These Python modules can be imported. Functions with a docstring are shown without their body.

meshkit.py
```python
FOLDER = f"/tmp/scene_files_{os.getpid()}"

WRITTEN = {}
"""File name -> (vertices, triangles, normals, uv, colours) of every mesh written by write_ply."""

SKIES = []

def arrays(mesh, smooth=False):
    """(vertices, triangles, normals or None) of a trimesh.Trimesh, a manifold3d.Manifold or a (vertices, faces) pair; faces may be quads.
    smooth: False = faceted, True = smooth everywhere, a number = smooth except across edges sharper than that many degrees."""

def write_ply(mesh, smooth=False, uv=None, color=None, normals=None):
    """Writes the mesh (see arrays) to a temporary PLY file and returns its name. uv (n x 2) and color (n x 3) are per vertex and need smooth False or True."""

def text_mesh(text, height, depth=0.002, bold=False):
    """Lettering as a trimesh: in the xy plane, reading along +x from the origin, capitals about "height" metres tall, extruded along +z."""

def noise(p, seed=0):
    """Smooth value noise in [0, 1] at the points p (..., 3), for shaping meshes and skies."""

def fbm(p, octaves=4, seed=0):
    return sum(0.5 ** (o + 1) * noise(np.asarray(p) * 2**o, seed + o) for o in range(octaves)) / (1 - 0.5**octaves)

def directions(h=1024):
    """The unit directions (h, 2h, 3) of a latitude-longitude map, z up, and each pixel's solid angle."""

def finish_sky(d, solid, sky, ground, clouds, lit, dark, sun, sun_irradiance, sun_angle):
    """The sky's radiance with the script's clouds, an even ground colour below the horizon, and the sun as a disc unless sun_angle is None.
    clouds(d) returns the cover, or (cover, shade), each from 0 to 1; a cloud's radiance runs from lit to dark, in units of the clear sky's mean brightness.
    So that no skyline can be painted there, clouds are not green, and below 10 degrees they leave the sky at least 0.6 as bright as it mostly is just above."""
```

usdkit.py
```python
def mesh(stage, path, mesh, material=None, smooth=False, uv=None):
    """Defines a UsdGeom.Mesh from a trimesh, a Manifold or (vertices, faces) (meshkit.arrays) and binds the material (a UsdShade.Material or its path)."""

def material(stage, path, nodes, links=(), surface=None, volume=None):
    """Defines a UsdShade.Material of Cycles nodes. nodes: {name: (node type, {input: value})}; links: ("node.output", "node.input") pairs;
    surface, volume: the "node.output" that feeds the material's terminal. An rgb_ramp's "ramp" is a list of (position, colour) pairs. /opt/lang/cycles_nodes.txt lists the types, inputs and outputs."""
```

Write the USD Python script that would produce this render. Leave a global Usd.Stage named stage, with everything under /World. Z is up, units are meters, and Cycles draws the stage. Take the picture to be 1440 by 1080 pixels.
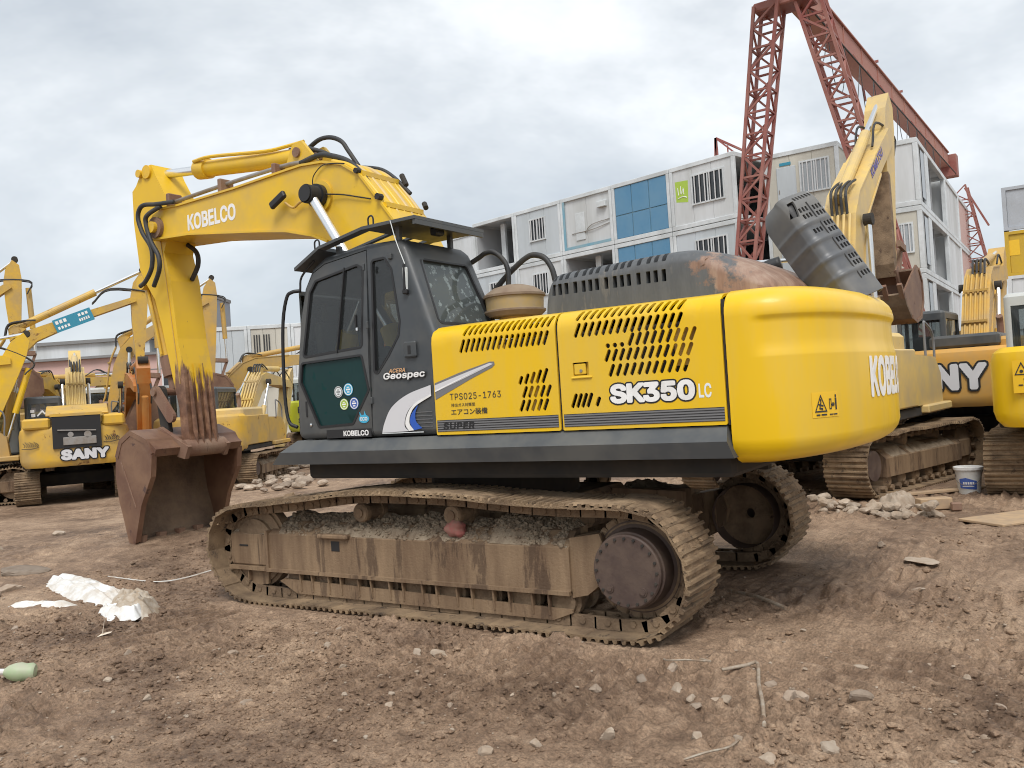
import math, glob, random
import numpy as np, trimesh, manifold3d as m3, usdkit, meshkit
from pxr import Usd, UsdGeom, UsdLux, UsdShade, Gf, Sdf
from shapely import affinity
from shapely.geometry import Polygon, LineString, Point, box as sbox
from shapely.ops import unary_union

stage = Usd.Stage.CreateInMemory()
UsdGeom.SetStageUpAxis(stage, 'Z')
UsdGeom.Xform.Define(stage, '/World'); UsdGeom.Scope.Define(stage, '/World/Looks')
RND = random.Random(7)

# ------------------------------------------------------------------ camera
CAM, YAW, PITCH, ROLL, FPX = np.array([-4.737, 7.120, 1.804]), -0.998, 0.012, -0.064, 1228.3
EXPOSURE = 0.84
cam = UsdGeom.Camera.Define(stage, '/World/camera')
_d = np.array([math.cos(PITCH) * math.cos(YAW), math.cos(PITCH) * math.sin(YAW), math.sin(PITCH)])
_r = np.array([math.sin(YAW), -math.cos(YAW), 0.0]); _u = np.cross(_r, _d)
_c, _s = math.cos(ROLL), math.sin(ROLL)
_R, _U = _c * _r + _s * _u, _c * _u - _s * _r
cam.AddTransformOp().Set(Gf.Matrix4d(*_R, 0, *_U, 0, *(-_d), 0, *CAM, 1))
cam.CreateHorizontalApertureAttr(36.0); cam.CreateVerticalApertureAttr(27.0)
cam.CreateFocalLengthAttr(36.0 * FPX / 1440); cam.CreateClippingRangeAttr((0.1, 3000.0))
cam.CreateExposureAttr(EXPOSURE)

# ------------------------------------------------------------------ sky and sun (overcast)
SUN_DIR = np.array([-0.35, 0.55, 0.95]); SUN_DIR /= np.linalg.norm(SUN_DIR)
SKY_STRENGTH, SUN_I, SUN_ANGLE = 0.12, 0.40, 24.0
el, rot = math.asin(SUN_DIR[2]), math.atan2(SUN_DIR[0], SUN_DIR[1])
sky_m = usdkit.material(stage, '/World/Looks/sky', {
    'sky': ('sky_texture', {'sky_type': 'single_scattering', 'sun_disc': False, 'sun_elevation': el, 'sun_rotation': rot}),
    'tc': ('texture_coordinate', {}),
    'mp': ('mapping', {'scale': (1.0, 1.0, 1.7), 'location': (3.1, 1.7, 0.4)}),
    'n1': ('noise_texture', {'scale': 1.25, 'detail': 8.0, 'roughness': 0.58, 'distortion': 0.3}),
    'n2': ('noise_texture', {'scale': 4.2, 'detail': 5.0, 'roughness': 0.55}),
    'm12': ('mix', {'fac': 0.3}),
    'cl': ('rgb_ramp', {'ramp': [(0.0, (2.6, 2.85, 3.1)), (0.38, (2.95, 3.2, 3.45)), (0.46, (3.7, 3.92, 4.1)), (0.54, (4.8, 4.95, 5.05)), (0.63, (5.5, 5.55, 5.6))]}),
    'mix': ('mix', {'fac': 0.93}),
    'bg': ('background_shader', {'strength': SKY_STRENGTH})},
    [('tc.generated', 'mp.vector'), ('mp.vector', 'n1.vector'), ('mp.vector', 'n2.vector'), ('n1.fac', 'm12.color1'), ('n2.fac', 'm12.color2'), ('m12.color', 'cl.fac'),
     ('sky.color', 'mix.color1'), ('cl.color', 'mix.color2'), ('mix.color', 'bg.color')], surface='bg.background')
dome = UsdLux.DomeLight.Define(stage, '/World/sky')
dome.GetPrim().SetCustomDataByKey('kind', 'structure')
UsdShade.MaterialBindingAPI.Apply(dome.GetPrim()).Bind(sky_m)
sun = UsdLux.DistantLight.Define(stage, '/World/sun')
sun.CreateIntensityAttr(SUN_I); sun.CreateAngleAttr(SUN_ANGLE); sun.CreateColorAttr(Gf.Vec3f(1.0, 0.97, 0.93)); sun.CreateNormalizeAttr(True)
_z = SUN_DIR; _x = np.cross([0, 1, 0.1], _z); _x /= np.linalg.norm(_x); _y = np.cross(_z, _x)
sun.AddTransformOp().Set(Gf.Matrix4d(*_x, 0, *_y, 0, *_z, 0, 0, 0, 60, 1))

# ------------------------------------------------------------------ helpers
_used = {}
def uniq(parent, name):
    k = (parent, name); n = _used.get(k, 0); _used[k] = n + 1
    return f'{parent}/{name}' if n == 0 else f'{parent}/{name}_{n:03d}'
def tag(p, label=None, cat=None, group=None, kind=None):
    p = p.GetPrim() if hasattr(p, 'GetPrim') else p
    for k, v in (('label', label), ('category', cat), ('group', group), ('kind', kind)):
        if v: p.SetCustomDataByKey(k, v)
    return p
def thing(name, label, cat, loc=(0, 0, 0), rz=0.0, group=None):
    x = UsdGeom.Xform.Define(stage, uniq('/World', name))
    x.AddTranslateOp().Set(Gf.Vec3d(*map(float, loc)))
    if rz: x.AddRotateZOp().Set(float(rz))
    return tag(x, label, cat, group)
def O(parent, name, mesh, m, M=None, smooth=False, label=None, kind=None):
    """one Mesh prim under parent (a prim, or None for /World)"""
    if isinstance(mesh, list): mesh = cat(mesh)
    if M is not None:
        v, f, _ = meshkit.arrays(mesh); mesh = (v @ M[:3, :3].T + M[:3, 3], f)
        if np.linalg.det(M[:3, :3]) < 0: mesh = (mesh[0], f[:, ::-1])
    path = uniq(str(parent.GetPath()) if parent is not None else '/World', name)
    p = usdkit.mesh(stage, path, mesh, MAT[m] if isinstance(m, str) else m, smooth=smooth).GetPrim()
    return tag(p, label, None, None, kind)
def T(x=0, y=0, z=0):
    M = np.eye(4); M[:3, 3] = x, y, z; return M
def RX(a): return trimesh.transformations.rotation_matrix(a, [1, 0, 0])
def RY(a): return trimesh.transformations.rotation_matrix(a, [0, 1, 0])
def RZ(a): return trimesh.transformations.rotation_matrix(a, [0, 0, 1])
def cat(ms):
    vs, fs, n = [], [], 0
    for m in ms:
        v, f, _ = meshkit.arrays(m); vs.append(v); fs.append(f + n); n += len(v)
    return (np.vstack(vs), np.vstack(fs))
def tr(mesh, M):
    v, f, _ = meshkit.arrays(mesh); return (v @ M[:3, :3].T + M[:3, 3], f[:, ::-1] if np.linalg.det(M[:3, :3]) < 0 else f)
def bx(x0, x1, y0, y1, z0, z1):
    b = trimesh.creation.box((abs(x1 - x0), abs(y1 - y0), abs(z1 - z0))); b.apply_translation(((x0 + x1) / 2, (y0 + y1) / 2, (z0 + z1) / 2)); return (b.vertices, b.faces)
def hull(pts): return trimesh.convex.convex_hull(np.asarray(pts, float))
def cb(x0, x1, y0, y1, z0, z1, c=0.02):
    """chamfered box"""
    P = []
    for i in range(8):
        X = (x0, x1)[i & 1], (y0, y1)[i >> 1 & 1], (z0, z1)[i >> 2 & 1]; s = [c if i >> k & 1 == 0 else -c for k in range(3)]
        for k in range(3):
            q = [X[j] + s[j] for j in range(3)]; q[k] = X[k]; P.append(q)
    return hull(P)
def rb(x0, x1, y0, y1, z0, z1, r=0.05, n=3):
    """round box: hull of spheres"""
    s = trimesh.creation.uv_sphere(radius=r, count=[2 * n, 4 * n]).vertices
    return hull(np.vstack([s + [x, y, z] for x in (x0 + r, x1 - r) for y in (y0 + r, y1 - r) for z in (z0 + r, z1 - r)]))
def polys(g):
    return [q for q in getattr(g, 'geoms', [g]) if isinstance(q, Polygon) and q.area > 1e-7]
def ext(poly, d0, d1):
    """polygon in (a,b) extruded along c from d0 to d1 -> vertices (a,b,c)"""
    if not hasattr(poly, 'area'): poly = Polygon(poly)
    out = []
    for g in polys(poly.buffer(0)):
        m = trimesh.creation.extrude_polygon(g, d1 - d0, engine='earcut'); m.apply_translation((0, 0, d0)); out.append((m.vertices, m.faces))
    return cat(out)
def xz(poly, y0, y1):
    """prism whose outline is given in (x,z), spanning y0..y1"""
    v, f = ext(poly, y0, y1); return (np.c_[v[:, 0], v[:, 2], v[:, 1]], f[:, ::-1])
def yz(poly, x0, x1):
    v, f = ext(poly, x0, x1); return (np.c_[v[:, 2], v[:, 0], v[:, 1]], f)
def frame3(d):
    d = np.asarray(d, float); d = d / np.linalg.norm(d)
    a = np.cross(d, [0, 0, 1] if abs(d[2]) < .9 else [0, 1, 0]); a /= np.linalg.norm(a); return d, a, np.cross(d, a)
def cyl(p0, p1, r, n=20, r1=None):
    p0, p1 = np.asarray(p0, float), np.asarray(p1, float); d, a, b = frame3(p1 - p0); r1 = r if r1 is None else r1
    t = np.arange(n) * 2 * np.pi / n; ring = np.cos(t)[:, None] * a + np.sin(t)[:, None] * b
    v = np.vstack([p0 + r * ring, p1 + r1 * ring, [p0], [p1]]); f = []
    for i in range(n):
        j = (i + 1) % n; f += [(i, j, n + j), (i, n + j, n + i), (j, i, 2 * n), (n + i, n + j, 2 * n + 1)]
    return (v, np.array(f))
def bar(p0, p1, w, h):
    """square section bar"""
    p0, p1 = np.asarray(p0, float), np.asarray(p1, float); d, a, b = frame3(p1 - p0)
    v = [p + s * a * w / 2 + t * b * h / 2 for p in (p0, p1) for s, t in ((-1, -1), (1, -1), (1, 1), (-1, 1))]
    return hull(v)
def lathe(prof, p0, axis, n=32):
    """prof: (radius, distance along axis)"""
    d, a, b = frame3(axis); t = np.arange(n) * 2 * np.pi / n; ring = np.cos(t)[:, None] * a + np.sin(t)[:, None] * b
    v = np.vstack([np.asarray(p0, float) + h * d + max(r, 1e-4) * ring for r, h in prof]); f = []
    for k in range(len(prof) - 1):
        for i in range(n):
            j = (i + 1) % n; f += [(k * n + i, k * n + j, (k + 1) * n + j), (k * n + i, (k + 1) * n + j, (k + 1) * n + i)]
    return (v, np.array(f))
def crom(pts, m=8, closed=False):
    p = np.asarray(pts, float); n = len(p)
    if closed: q = np.vstack([p[-1:], p, p[:2]])
    else: q = np.vstack([2 * p[:1] - p[1:2], p, 2 * p[-1:] - p[-2:-1]])
    out = []
    for i in range(1, len(q) - 2):
        for t in np.arange(m) / m:
            out.append(.5 * ((2 * q[i]) + (q[i + 1] - q[i - 1]) * t + (2 * q[i - 1] - 5 * q[i] + 4 * q[i + 1] - q[i + 2]) * t * t + (3 * q[i] - q[i - 1] - 3 * q[i + 1] + q[i + 2]) * t ** 3))
    if not closed: out.append(p[-1])
    return np.array(out)
def tube(pts, r, m=6, n=8, sm=True):
    p = crom(pts, m) if sm and len(pts) > 2 else np.asarray(pts, float)
    t = np.gradient(p, axis=0); t /= np.linalg.norm(t, axis=1, keepdims=True) + 1e-12
    a = np.cross(t[0], [0, 0, 1] if abs(t[0][2]) < .9 else [0, 1, 0]); A = []
    for k in range(len(p)):
        a = a - t[k] * (a @ t[k]); a = a / np.linalg.norm(a); A.append(a)
    A = np.array(A); B = np.cross(t, A); ang = np.arange(n) * 2 * np.pi / n; rr = np.broadcast_to(r, (len(p),))[:, None, None]
    v = (p[:, None] + rr * (np.cos(ang)[None, :, None] * A[:, None] + np.sin(ang)[None, :, None] * B[:, None])).reshape(-1, 3); f = []
    for k in range(len(p) - 1):
        for i in range(n):
            j = (i + 1) % n; f += [(k * n + i, k * n + j, (k + 1) * n + j), (k * n + i, (k + 1) * n + j, (k + 1) * n + i)]
    c = len(v); v = np.vstack([v, p[:1], p[-1:]])
    for i in range(n):
        j = (i + 1) % n; f += [(j, i, c), (c - 1 - n + 1 + i, c - n + j, c + 1)]
    return (v, np.array(f))
def man(mesh):
    v, f, _ = meshkit.arrays(mesh)
    t = trimesh.Trimesh(v, f, process=True)
    if t.volume < 0: t.invert()
    return m3.Manifold(m3.Mesh(np.asarray(t.vertices, np.float32), np.asarray(t.faces, np.uint32)))
def unman(m):
    k = m.to_mesh(); return (np.array(k.vert_properties[:, :3], float), np.array(k.tri_verts, int))
def rnd_box(rng, n=1): return rng
def one(mesh, d):
    """only the faces of a slab that look along d: a pane of glass"""
    v, f, _ = meshkit.arrays(mesh); n = np.cross(v[f[:, 1]] - v[f[:, 0]], v[f[:, 2]] - v[f[:, 0]]); n /= np.linalg.norm(n, axis=1, keepdims=True) + 1e-12
    k = n @ np.asarray(d, float); f2 = f[np.abs(k) > .6]; c = v[f2].mean(1) @ np.asarray(d, float); f2 = f2[c > (c.max() + c.min()) / 2]; k2 = np.cross(v[f2[:, 1]] - v[f2[:, 0]], v[f2[:, 2]] - v[f2[:, 0]]) @ np.asarray(d, float)
    f2 = np.where(k2[:, None] < 0, f2[:, ::-1], f2); u, i = np.unique(f2, return_inverse=True); return (v[u], i.reshape(-1, 3))
# lettering ---------------------------------------------------------------
from PIL import Image, ImageDraw, ImageFont
FONT = {'l': glob.glob('/opt/blender-*/*/datafiles/fonts/Inter.woff2')[0], 'c': (glob.glob('/opt/blender-*/*/datafiles/fonts/Noto Sans CJK Regular.woff2') or glob.glob('/opt/blender-*/*/datafiles/fonts/Inter.woff2'))[0]}
def text(s, h, font='l', bold=0, shear=0.0, wide=1.0, track=0):
    """shapely outline of the lettering, capitals h tall, from the origin along +x"""
    fn = ImageFont.truetype(FONT[font], 96); out, x = [], 0
    for ch in (s if track else [s]):
        x0, y0, x1, y1 = fn.getbbox(ch, anchor='ls', stroke_width=bold)
        if x1 > x0 and y1 > y0:
            im = Image.new('L', (int(x1 - x0) + 12, int(y1 - y0) + 12)); ImageDraw.Draw(im).text((6 - x0, 6 - y0), ch, 255, font=fn, anchor='ls', stroke_width=bold)
            on = np.pad(np.asarray(im) > 127, ((0, 0), (1, 1))).astype(np.int8)
            r, st = np.nonzero(np.diff(on, axis=1) == 1); en = np.nonzero(np.diff(on, axis=1) == -1)[1]
            g = unary_union([sbox(a, -q - 1, b, -q) for a, b, q in zip(st, en, r)]).buffer(.6).buffer(-.6).simplify(.7)
            out.append(affinity.translate(g, x0 - 6 + x, 6 - y0))
        x += fn.getlength(ch) + track
    g = unary_union(out); k = h / 70.0
    return affinity.affine_transform(g, [k * wide, k * shear, 0, k, 0, 0])
def fit(g, x0, z0, x1, z1):
    a, b, c, d = g.bounds; sx, sz = (x1 - x0) / (c - a), (z1 - z0) / (d - b)
    return affinity.affine_transform(g, [sx, 0, 0, sz, x0 - a * sx, z0 - b * sz])
def decal_y(g, y, t=0.003):
    """flat print on a face that looks towards +y; the text runs towards -x; g in (along, z) with along = -x"""
    v, f = ext(g, 0, t); return (np.c_[-v[:, 0], y + v[:, 2], v[:, 1]], f)

# ------------------------------------------------------------------ materials
MAT = {}
def mat(name, base, rough=0.5, dirt=None, amt=0.4, scale=2.0, spec=0.5, metal=0.0, bump=0.0, bscale=40.0, rust=None, ramt=0.3, rscale=6.0, coat=0.0, streak=False, var=0.0):
    """paint or metal with blotches of dirt (large noise) and rust or scuffs (finer noise)"""
    N = {'g': ('geometry', {}), 'p': ('principled_bsdf', {'base_color': base, 'roughness': rough, 'metallic': metal, 'specular_ior_level': spec, 'coat_weight': coat, 'coat_roughness': .15})}
    Lk = []; src = None; vec = 'g.position'
    if streak:
        N['mp'] = ('mapping', {'scale': (1.0, 1.0, 0.14)}); Lk.append(('g.position', 'mp.vector')); vec = 'mp.vector'
    if dirt is not None:
        N['n1'] = ('noise_texture', {'scale': scale, 'detail': 7.0, 'roughness': .66}); c = 0.62 - amt * .32
        N['r1'] = ('map_range', {'from_min': c - .1, 'from_max': c + .16, 'to_max': min(1.0, .35 + amt), 'clamp': True})
        N['m1'] = ('mix', {'color1': base, 'color2': dirt}); Lk += [(vec, 'n1.vector'), ('n1.fac', 'r1.value'), ('r1.result', 'm1.fac')]; src = 'm1.color'
    if rust is not None:
        N['n2'] = ('noise_texture', {'scale': rscale, 'detail': 9.0, 'roughness': .72, 'distortion': .4}); c = .70 - ramt * .3
        N['r2'] = ('map_range', {'from_min': c, 'from_max': c + .05, 'to_max': .9 if not streak else .7, 'clamp': True})
        N['m2'] = ('mix', {'color1': base, 'color2': rust}); Lk += [(vec, 'n2.vector'), ('n2.fac', 'r2.value'), ('r2.result', 'm2.fac')]
        if src: Lk.append((src, 'm2.color1'))
        src = 'm2.color'
        N['rr'] = ('map_range', {'to_min': rough, 'to_max': .85}); Lk += [('r2.result', 'rr.value'), ('rr.result', 'p.roughness')]
    elif dirt is not None:
        N['rr'] = ('map_range', {'to_min': rough, 'to_max': min(1, rough + .35)}); Lk += [('r1.result', 'rr.value'), ('rr.result', 'p.roughness')]
    if var:
        N['oi'] = ('object_info', {}); N['vr'] = ('map_range', {'to_min': 1 - var, 'to_max': 1 + var * .6}); N['hv'] = ('hsv', {'color': base})
        Lk += [('oi.random', 'vr.value'), ('vr.result', 'hv.value')]
        if src: Lk.append((src, 'hv.color'))
        src = 'hv.color'
    if src: Lk.append((src, 'p.base_color'))
    if bump:
        N['nb'] = ('noise_texture', {'scale': bscale, 'detail': 6.0, 'roughness': .6}); N['b'] = ('bump', {'strength': min(1.0, bump), 'distance': .02})
        Lk += [('g.position', 'nb.vector'), ('nb.fac', 'b.height'), ('b.normal', 'p.normal')]
    MAT[name] = usdkit.material(stage, '/World/Looks/' + name, N, Lk, surface='p.BSDF')
MUDC, DUST, RUST = (.16, .105, .065), (.34, .27, .19), (.13, .05, .022)
mat('yellow', (.72, .45, .004), .36, (.60, .42, .09), .22, 2.4, streak=True, coat=.12, spec=.4)
mat('yellow_boom', (.70, .44, .010), .4, (.55, .36, .07), .45, 1.6, rust=(.22, .11, .03), ramt=.05, rscale=5)
mat('yellow_arm', (.70, .42, .012), .42, (.52, .34, .06), .5, 2.2, rust=(.17, .08, .03), ramt=.2, rscale=4)
mat('yellow_worn', (.62, .37, .03), .5, (.42, .28, .1), .6, 1.4, rust=RUST, ramt=.28, rscale=3.5)
mat('yellow_pale', (.66, .46, .13), .5, (.48, .36, .18), .55, 1.3, rust=RUST, ramt=.2, rscale=3)
mat('mustard', (.56, .33, .05), .5, (.4, .27, .11), .6, 1.5, rust=RUST, ramt=.18, rscale=4)
mat('orange', (.42, .115, .010), .45, (.4, .2, .06), .5, 1.5, rust=RUST, ramt=.14, rscale=4)
mat('amber', (.62, .31, .04), .45, (.45, .28, .1), .5, 1.3, rust=RUST, ramt=.1, rscale=4)
mat('lime', (.52, .55, .02), .4, (.42, .42, .08), .4, 1.2)
mat('charcoal', (.043, .049, .054), .42, (.10, .098, .09), .4, 1.7, coat=.1)
mat('charcoal_step', (.062, .068, .073), .45, (.12, .12, .11), .4, 2.0)
mat('black', (.012, .012, .013), .5); mat('rubber', (.022, .023, .025), .55, (.08, .07, .055), .25, 5)
mat('dark', (.018, .017, .016), .8, (.05, .042, .034), .5, 3)
mat('hood_grey', (.15, .155, .16), .55, (.30, .27, .22), .5, 1.6, streak=True)
mat('plastic_grey', (.085, .09, .098), .42, (.2, .19, .17), .35, 1.5)
mat('chrome', (.75, .76, .77), .22, metal=1.0); mat('steel', (.35, .34, .33), .45, (.25, .2, .15), .5, 3, metal=.7)
mat('mud_steel', (.12, .078, .046), .8, (.26, .18, .11), .55, 4.0, rust=(.075, .045, .03), ramt=.3, rscale=7, bump=.5, bscale=60)
mat('shoe', (.14, .092, .054), .85, (.31, .215, .125), .5, 4.0, rust=(.06, .04, .026), ramt=.42, rscale=9, bump=.7, bscale=70, var=.22)
mat('frame_brown', (.125, .075, .042), .75, (.285, .195, .115), .52, 3.0, rust=(.06, .034, .02), ramt=.55, rscale=5.0, bump=.3, bscale=50, streak=True)
mat('hub_brown', (.062, .039, .032), .6, (.13, .09, .065), .35, 4, bump=.15, bscale=30)
mat('rust_metal', (.17, .085, .055), .7, (.24, .16, .11), .5, 3.0, rust=(.075, .036, .025), ramt=.35, rscale=6, bump=.3, bscale=60, streak=True)
mat('bucket_out', (.12, .058, .036), .55, (.21, .12, .07), .45, 2.2, rust=(.07, .04, .035), ramt=.3, rscale=5, bump=.15)
mat('bucket_in', (.115, .078, .055), .85, (.24, .17, .115), .6, 2.0, bump=.5, bscale=30)
mat('track_mud', (.18, .118, .068), .95, (.36, .25, .15), .5, 5.0, rust=(.085, .055, .035), ramt=.35, rscale=8, bump=.8, bscale=80); mat('soil_heap', (.21, .155, .105), .95, (.35, .28, .20), .55, 9.0, bump=.9, bscale=90)
mat('white_paint', (.78, .78, .77), .5, (.5, .48, .44), .2, 6); mat('print_dark', (.03, .03, .03), .5); mat('print_grey', (.16, .16, .165), .45); mat('print_silver', (.58, .58, .6), .35)
mat('print_silver_dark', (.26, .26, .28), .35)
mat('print_violet', (.13, .11, .36), .5); mat('print_blue', (.02, .09, .42), .4); mat('print_teal', (.03, .23, .34), .5); mat('print_tan', (.55, .32, .16), .6); mat('decal_yellow', (.75, .46, .02), .45); mat('decal_cyan', (.05, .35, .55), .45); mat('decal_white', (.7, .74, .74), .45); mat('decal_navy', (.06, .12, .4), .45); mat('decal_green', (.35, .5, .06), .45)
mat('drum', (.42, .29, .09), .55, (.36, .28, .18), .6, 4); mat('drum_rust', (.18, .12, .08), .75, (.26, .2, .14), .5, 5)
mat('crane_red', (.23, .062, .05), .6, (.30, .14, .11), .5, .8, rust=(.16, .04, .03), ramt=.2, rscale=3)
mat('crane_girder', (.32, .12, .09), .6, (.38, .2, .155), .5, .3)
mat('wall_white', (.60, .62, .635), .55, (.42, .43, .42), .5, .5, streak=True); mat('wall_cool', (.48, .52, .55), .55, (.38, .41, .42), .45, .6, streak=True)
mat('wall_cream', (.52, .50, .43), .55, (.41, .39, .34), .45, .5, streak=True); mat('wall_pink', (.55, .36, .32), .6, (.46, .33, .3), .4, .4, streak=True)
mat('frame_white', (.61, .64, .655), .5, (.4, .42, .42), .4, 1.0, rust=(.3, .22, .17), ramt=.03); mat('frame_blue', (.16, .33, .42), .5, (.3, .38, .4), .4, 1)
mat('pane_blue', (.075, .21, .35), .3, (.12, .25, .37), .4, .7); mat('pane_dark', (.03, .035, .04), .18); mat('pane_pale', (.35, .38, .4), .3)
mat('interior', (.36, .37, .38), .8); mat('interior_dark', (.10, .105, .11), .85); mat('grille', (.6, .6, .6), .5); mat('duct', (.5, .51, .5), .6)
mat('wall_grey', (.26, .28, .31), .8); mat('roof_grey', (.2, .2, .2), .8); mat('container_grey', (.40, .43, .47), .6, (.33, .35, .37), .4, .6); mat('container_yellow', (.52, .33, .015), .5, (.42, .28, .05), .4, .7)
mat('bag', (.72, .73, .72), .4, (.42, .35, .27), .42, 5, spec=.6); mat('bag_dirty', (.5, .45, .38), .6, (.3, .23, .16), .6, 7)
mat('stone', (.34, .27, .21), .9, (.24, .18, .13), .5, 9, bump=.3, var=.35); mat('stone_pale', (.40, .33, .26), .9, (.28, .21, .15), .5, 9, bump=.3, var=.2)
mat('timber', (.42, .29, .17), .8, (.3, .22, .15), .5, 6); mat('rod', (.36, .32, .26), .6, (.2, .13, .08), .5, 12); mat('bottle', (.30, .40, .22), .35, (.4, .38, .3), .4, 8)
mat('cloth_red', (.30, .09, .08), .9, (.25, .16, .12), .5, 12); mat('leaf', (.72, .62, .50), .8); mat('pail', (.66, .67, .66), .4, (.5, .47, .42), .35, 6)
mat('seat', (.13, .13, .135), .8); mat('cab_pale', (.50, .52, .51), .45, (.4, .4, .37), .4, 1.4)
def pane_mat(name, tint, gl, rough=.03, dirtc=None, damt=.4, dscale=7.0, dmin=.12):
    N = {'t': ('transparent_bsdf', {'color': tint}), 'gl': ('glossy_bsdf', {'color': (.9, .92, .93), 'roughness': rough}), 'f': ('fresnel', {'IOR': 1.5}), 'mx': ('mix_closure', {})}
    L = [('f.fac', 'mx.fac'), ('t.BSDF', 'mx.closure1'), ('gl.BSDF', 'mx.closure2')]; out = 'mx.closure'
    if dirtc:
        N |= {'g': ('geometry', {}), 'n': ('noise_texture', {'scale': dscale, 'detail': 4.0, 'roughness': .6}), 'r': ('map_range', {'from_min': .62 - damt * .3, 'from_max': .66 - damt * .3 + (.1 if damt < 0 else 0), 'to_max': .8, 'to_min': dmin, 'clamp': True}), 'd': ('diffuse_bsdf', {'color': dirtc}), 'm2': ('mix_closure', {})}
        L += [('g.position', 'n.vector'), ('n.fac', 'r.value'), ('r.result', 'm2.fac'), ('mx.closure', 'm2.closure1'), ('d.BSDF', 'm2.closure2')]; out = 'm2.closure'
    MAT[name] = usdkit.material(stage, '/World/Looks/' + name, N, L, surface=out)
pane_mat('glass_tint', (.50, .54, .54), 0, dirtc=(.16, .17, .17), damt=-.3, dmin=.06, dscale=2.5); pane_mat('glass_clear', (.55, .6, .6), 0)
pane_mat('glass_dirty', (.03, .035, .04), 0, dirtc=(.24, .28, .285), damt=.14, dscale=13, dmin=.24)
pane_mat('glass_green', (.10, .19, .18), 0, dirtc=(.012, .05, .048), damt=0, dmin=.5)
# the grey bonnet that rusts bare towards the rear
usdkit.material(stage, '/World/Looks/hood_rust', {
    'g': ('geometry', {}), 'sx': ('separate_xyz', {}), 'n': ('noise_texture', {'scale': 5.0, 'detail': 10.0, 'roughness': .68}), 'a': ('math', {'math_type': 'multiply_add', 'value2': 1.5, 'value3': -.75}), 'b': ('math', {'math_type': 'add'}),
    'mr': ('map_range', {'from_min': -2.62, 'from_max': -2.74, 'clamp': True}), 'mp': ('mapping', {'scale': (1, 1, .2)}), 'n2': ('noise_texture', {'scale': 9.0, 'detail': 8.0, 'roughness': .7}),
    'c1': ('rgb_ramp', {'ramp': [(.3, (.11, .115, .12)), (.55, (.075, .08, .085)), (.75, (.22, .20, .17))]}), 'c2': ('rgb_ramp', {'ramp': [(.3, (.15, .085, .058)), (.5, (.25, .155, .11)), (.7, (.34, .25, .19))]}),
    'mx': ('mix', {}), 'p': ('principled_bsdf', {'roughness': .62})},
    [('g.position', 'sx.vector'), ('g.position', 'n.vector'), ('n.fac', 'a.value1'), ('a.value', 'b.value1'), ('sx.x', 'b.value2'), ('b.value', 'mr.value'), ('g.position', 'mp.vector'), ('mp.vector', 'n2.vector'),
     ('n2.fac', 'c1.fac'), ('n2.fac', 'c2.fac'), ('mr.result', 'mx.fac'), ('c1.color', 'mx.color1'), ('c2.color', 'mx.color2'), ('mx.color', 'p.base_color')], surface='p.BSDF')
MAT['hood_rust'] = UsdShade.Material.Get(stage, '/World/Looks/hood_rust')
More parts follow.
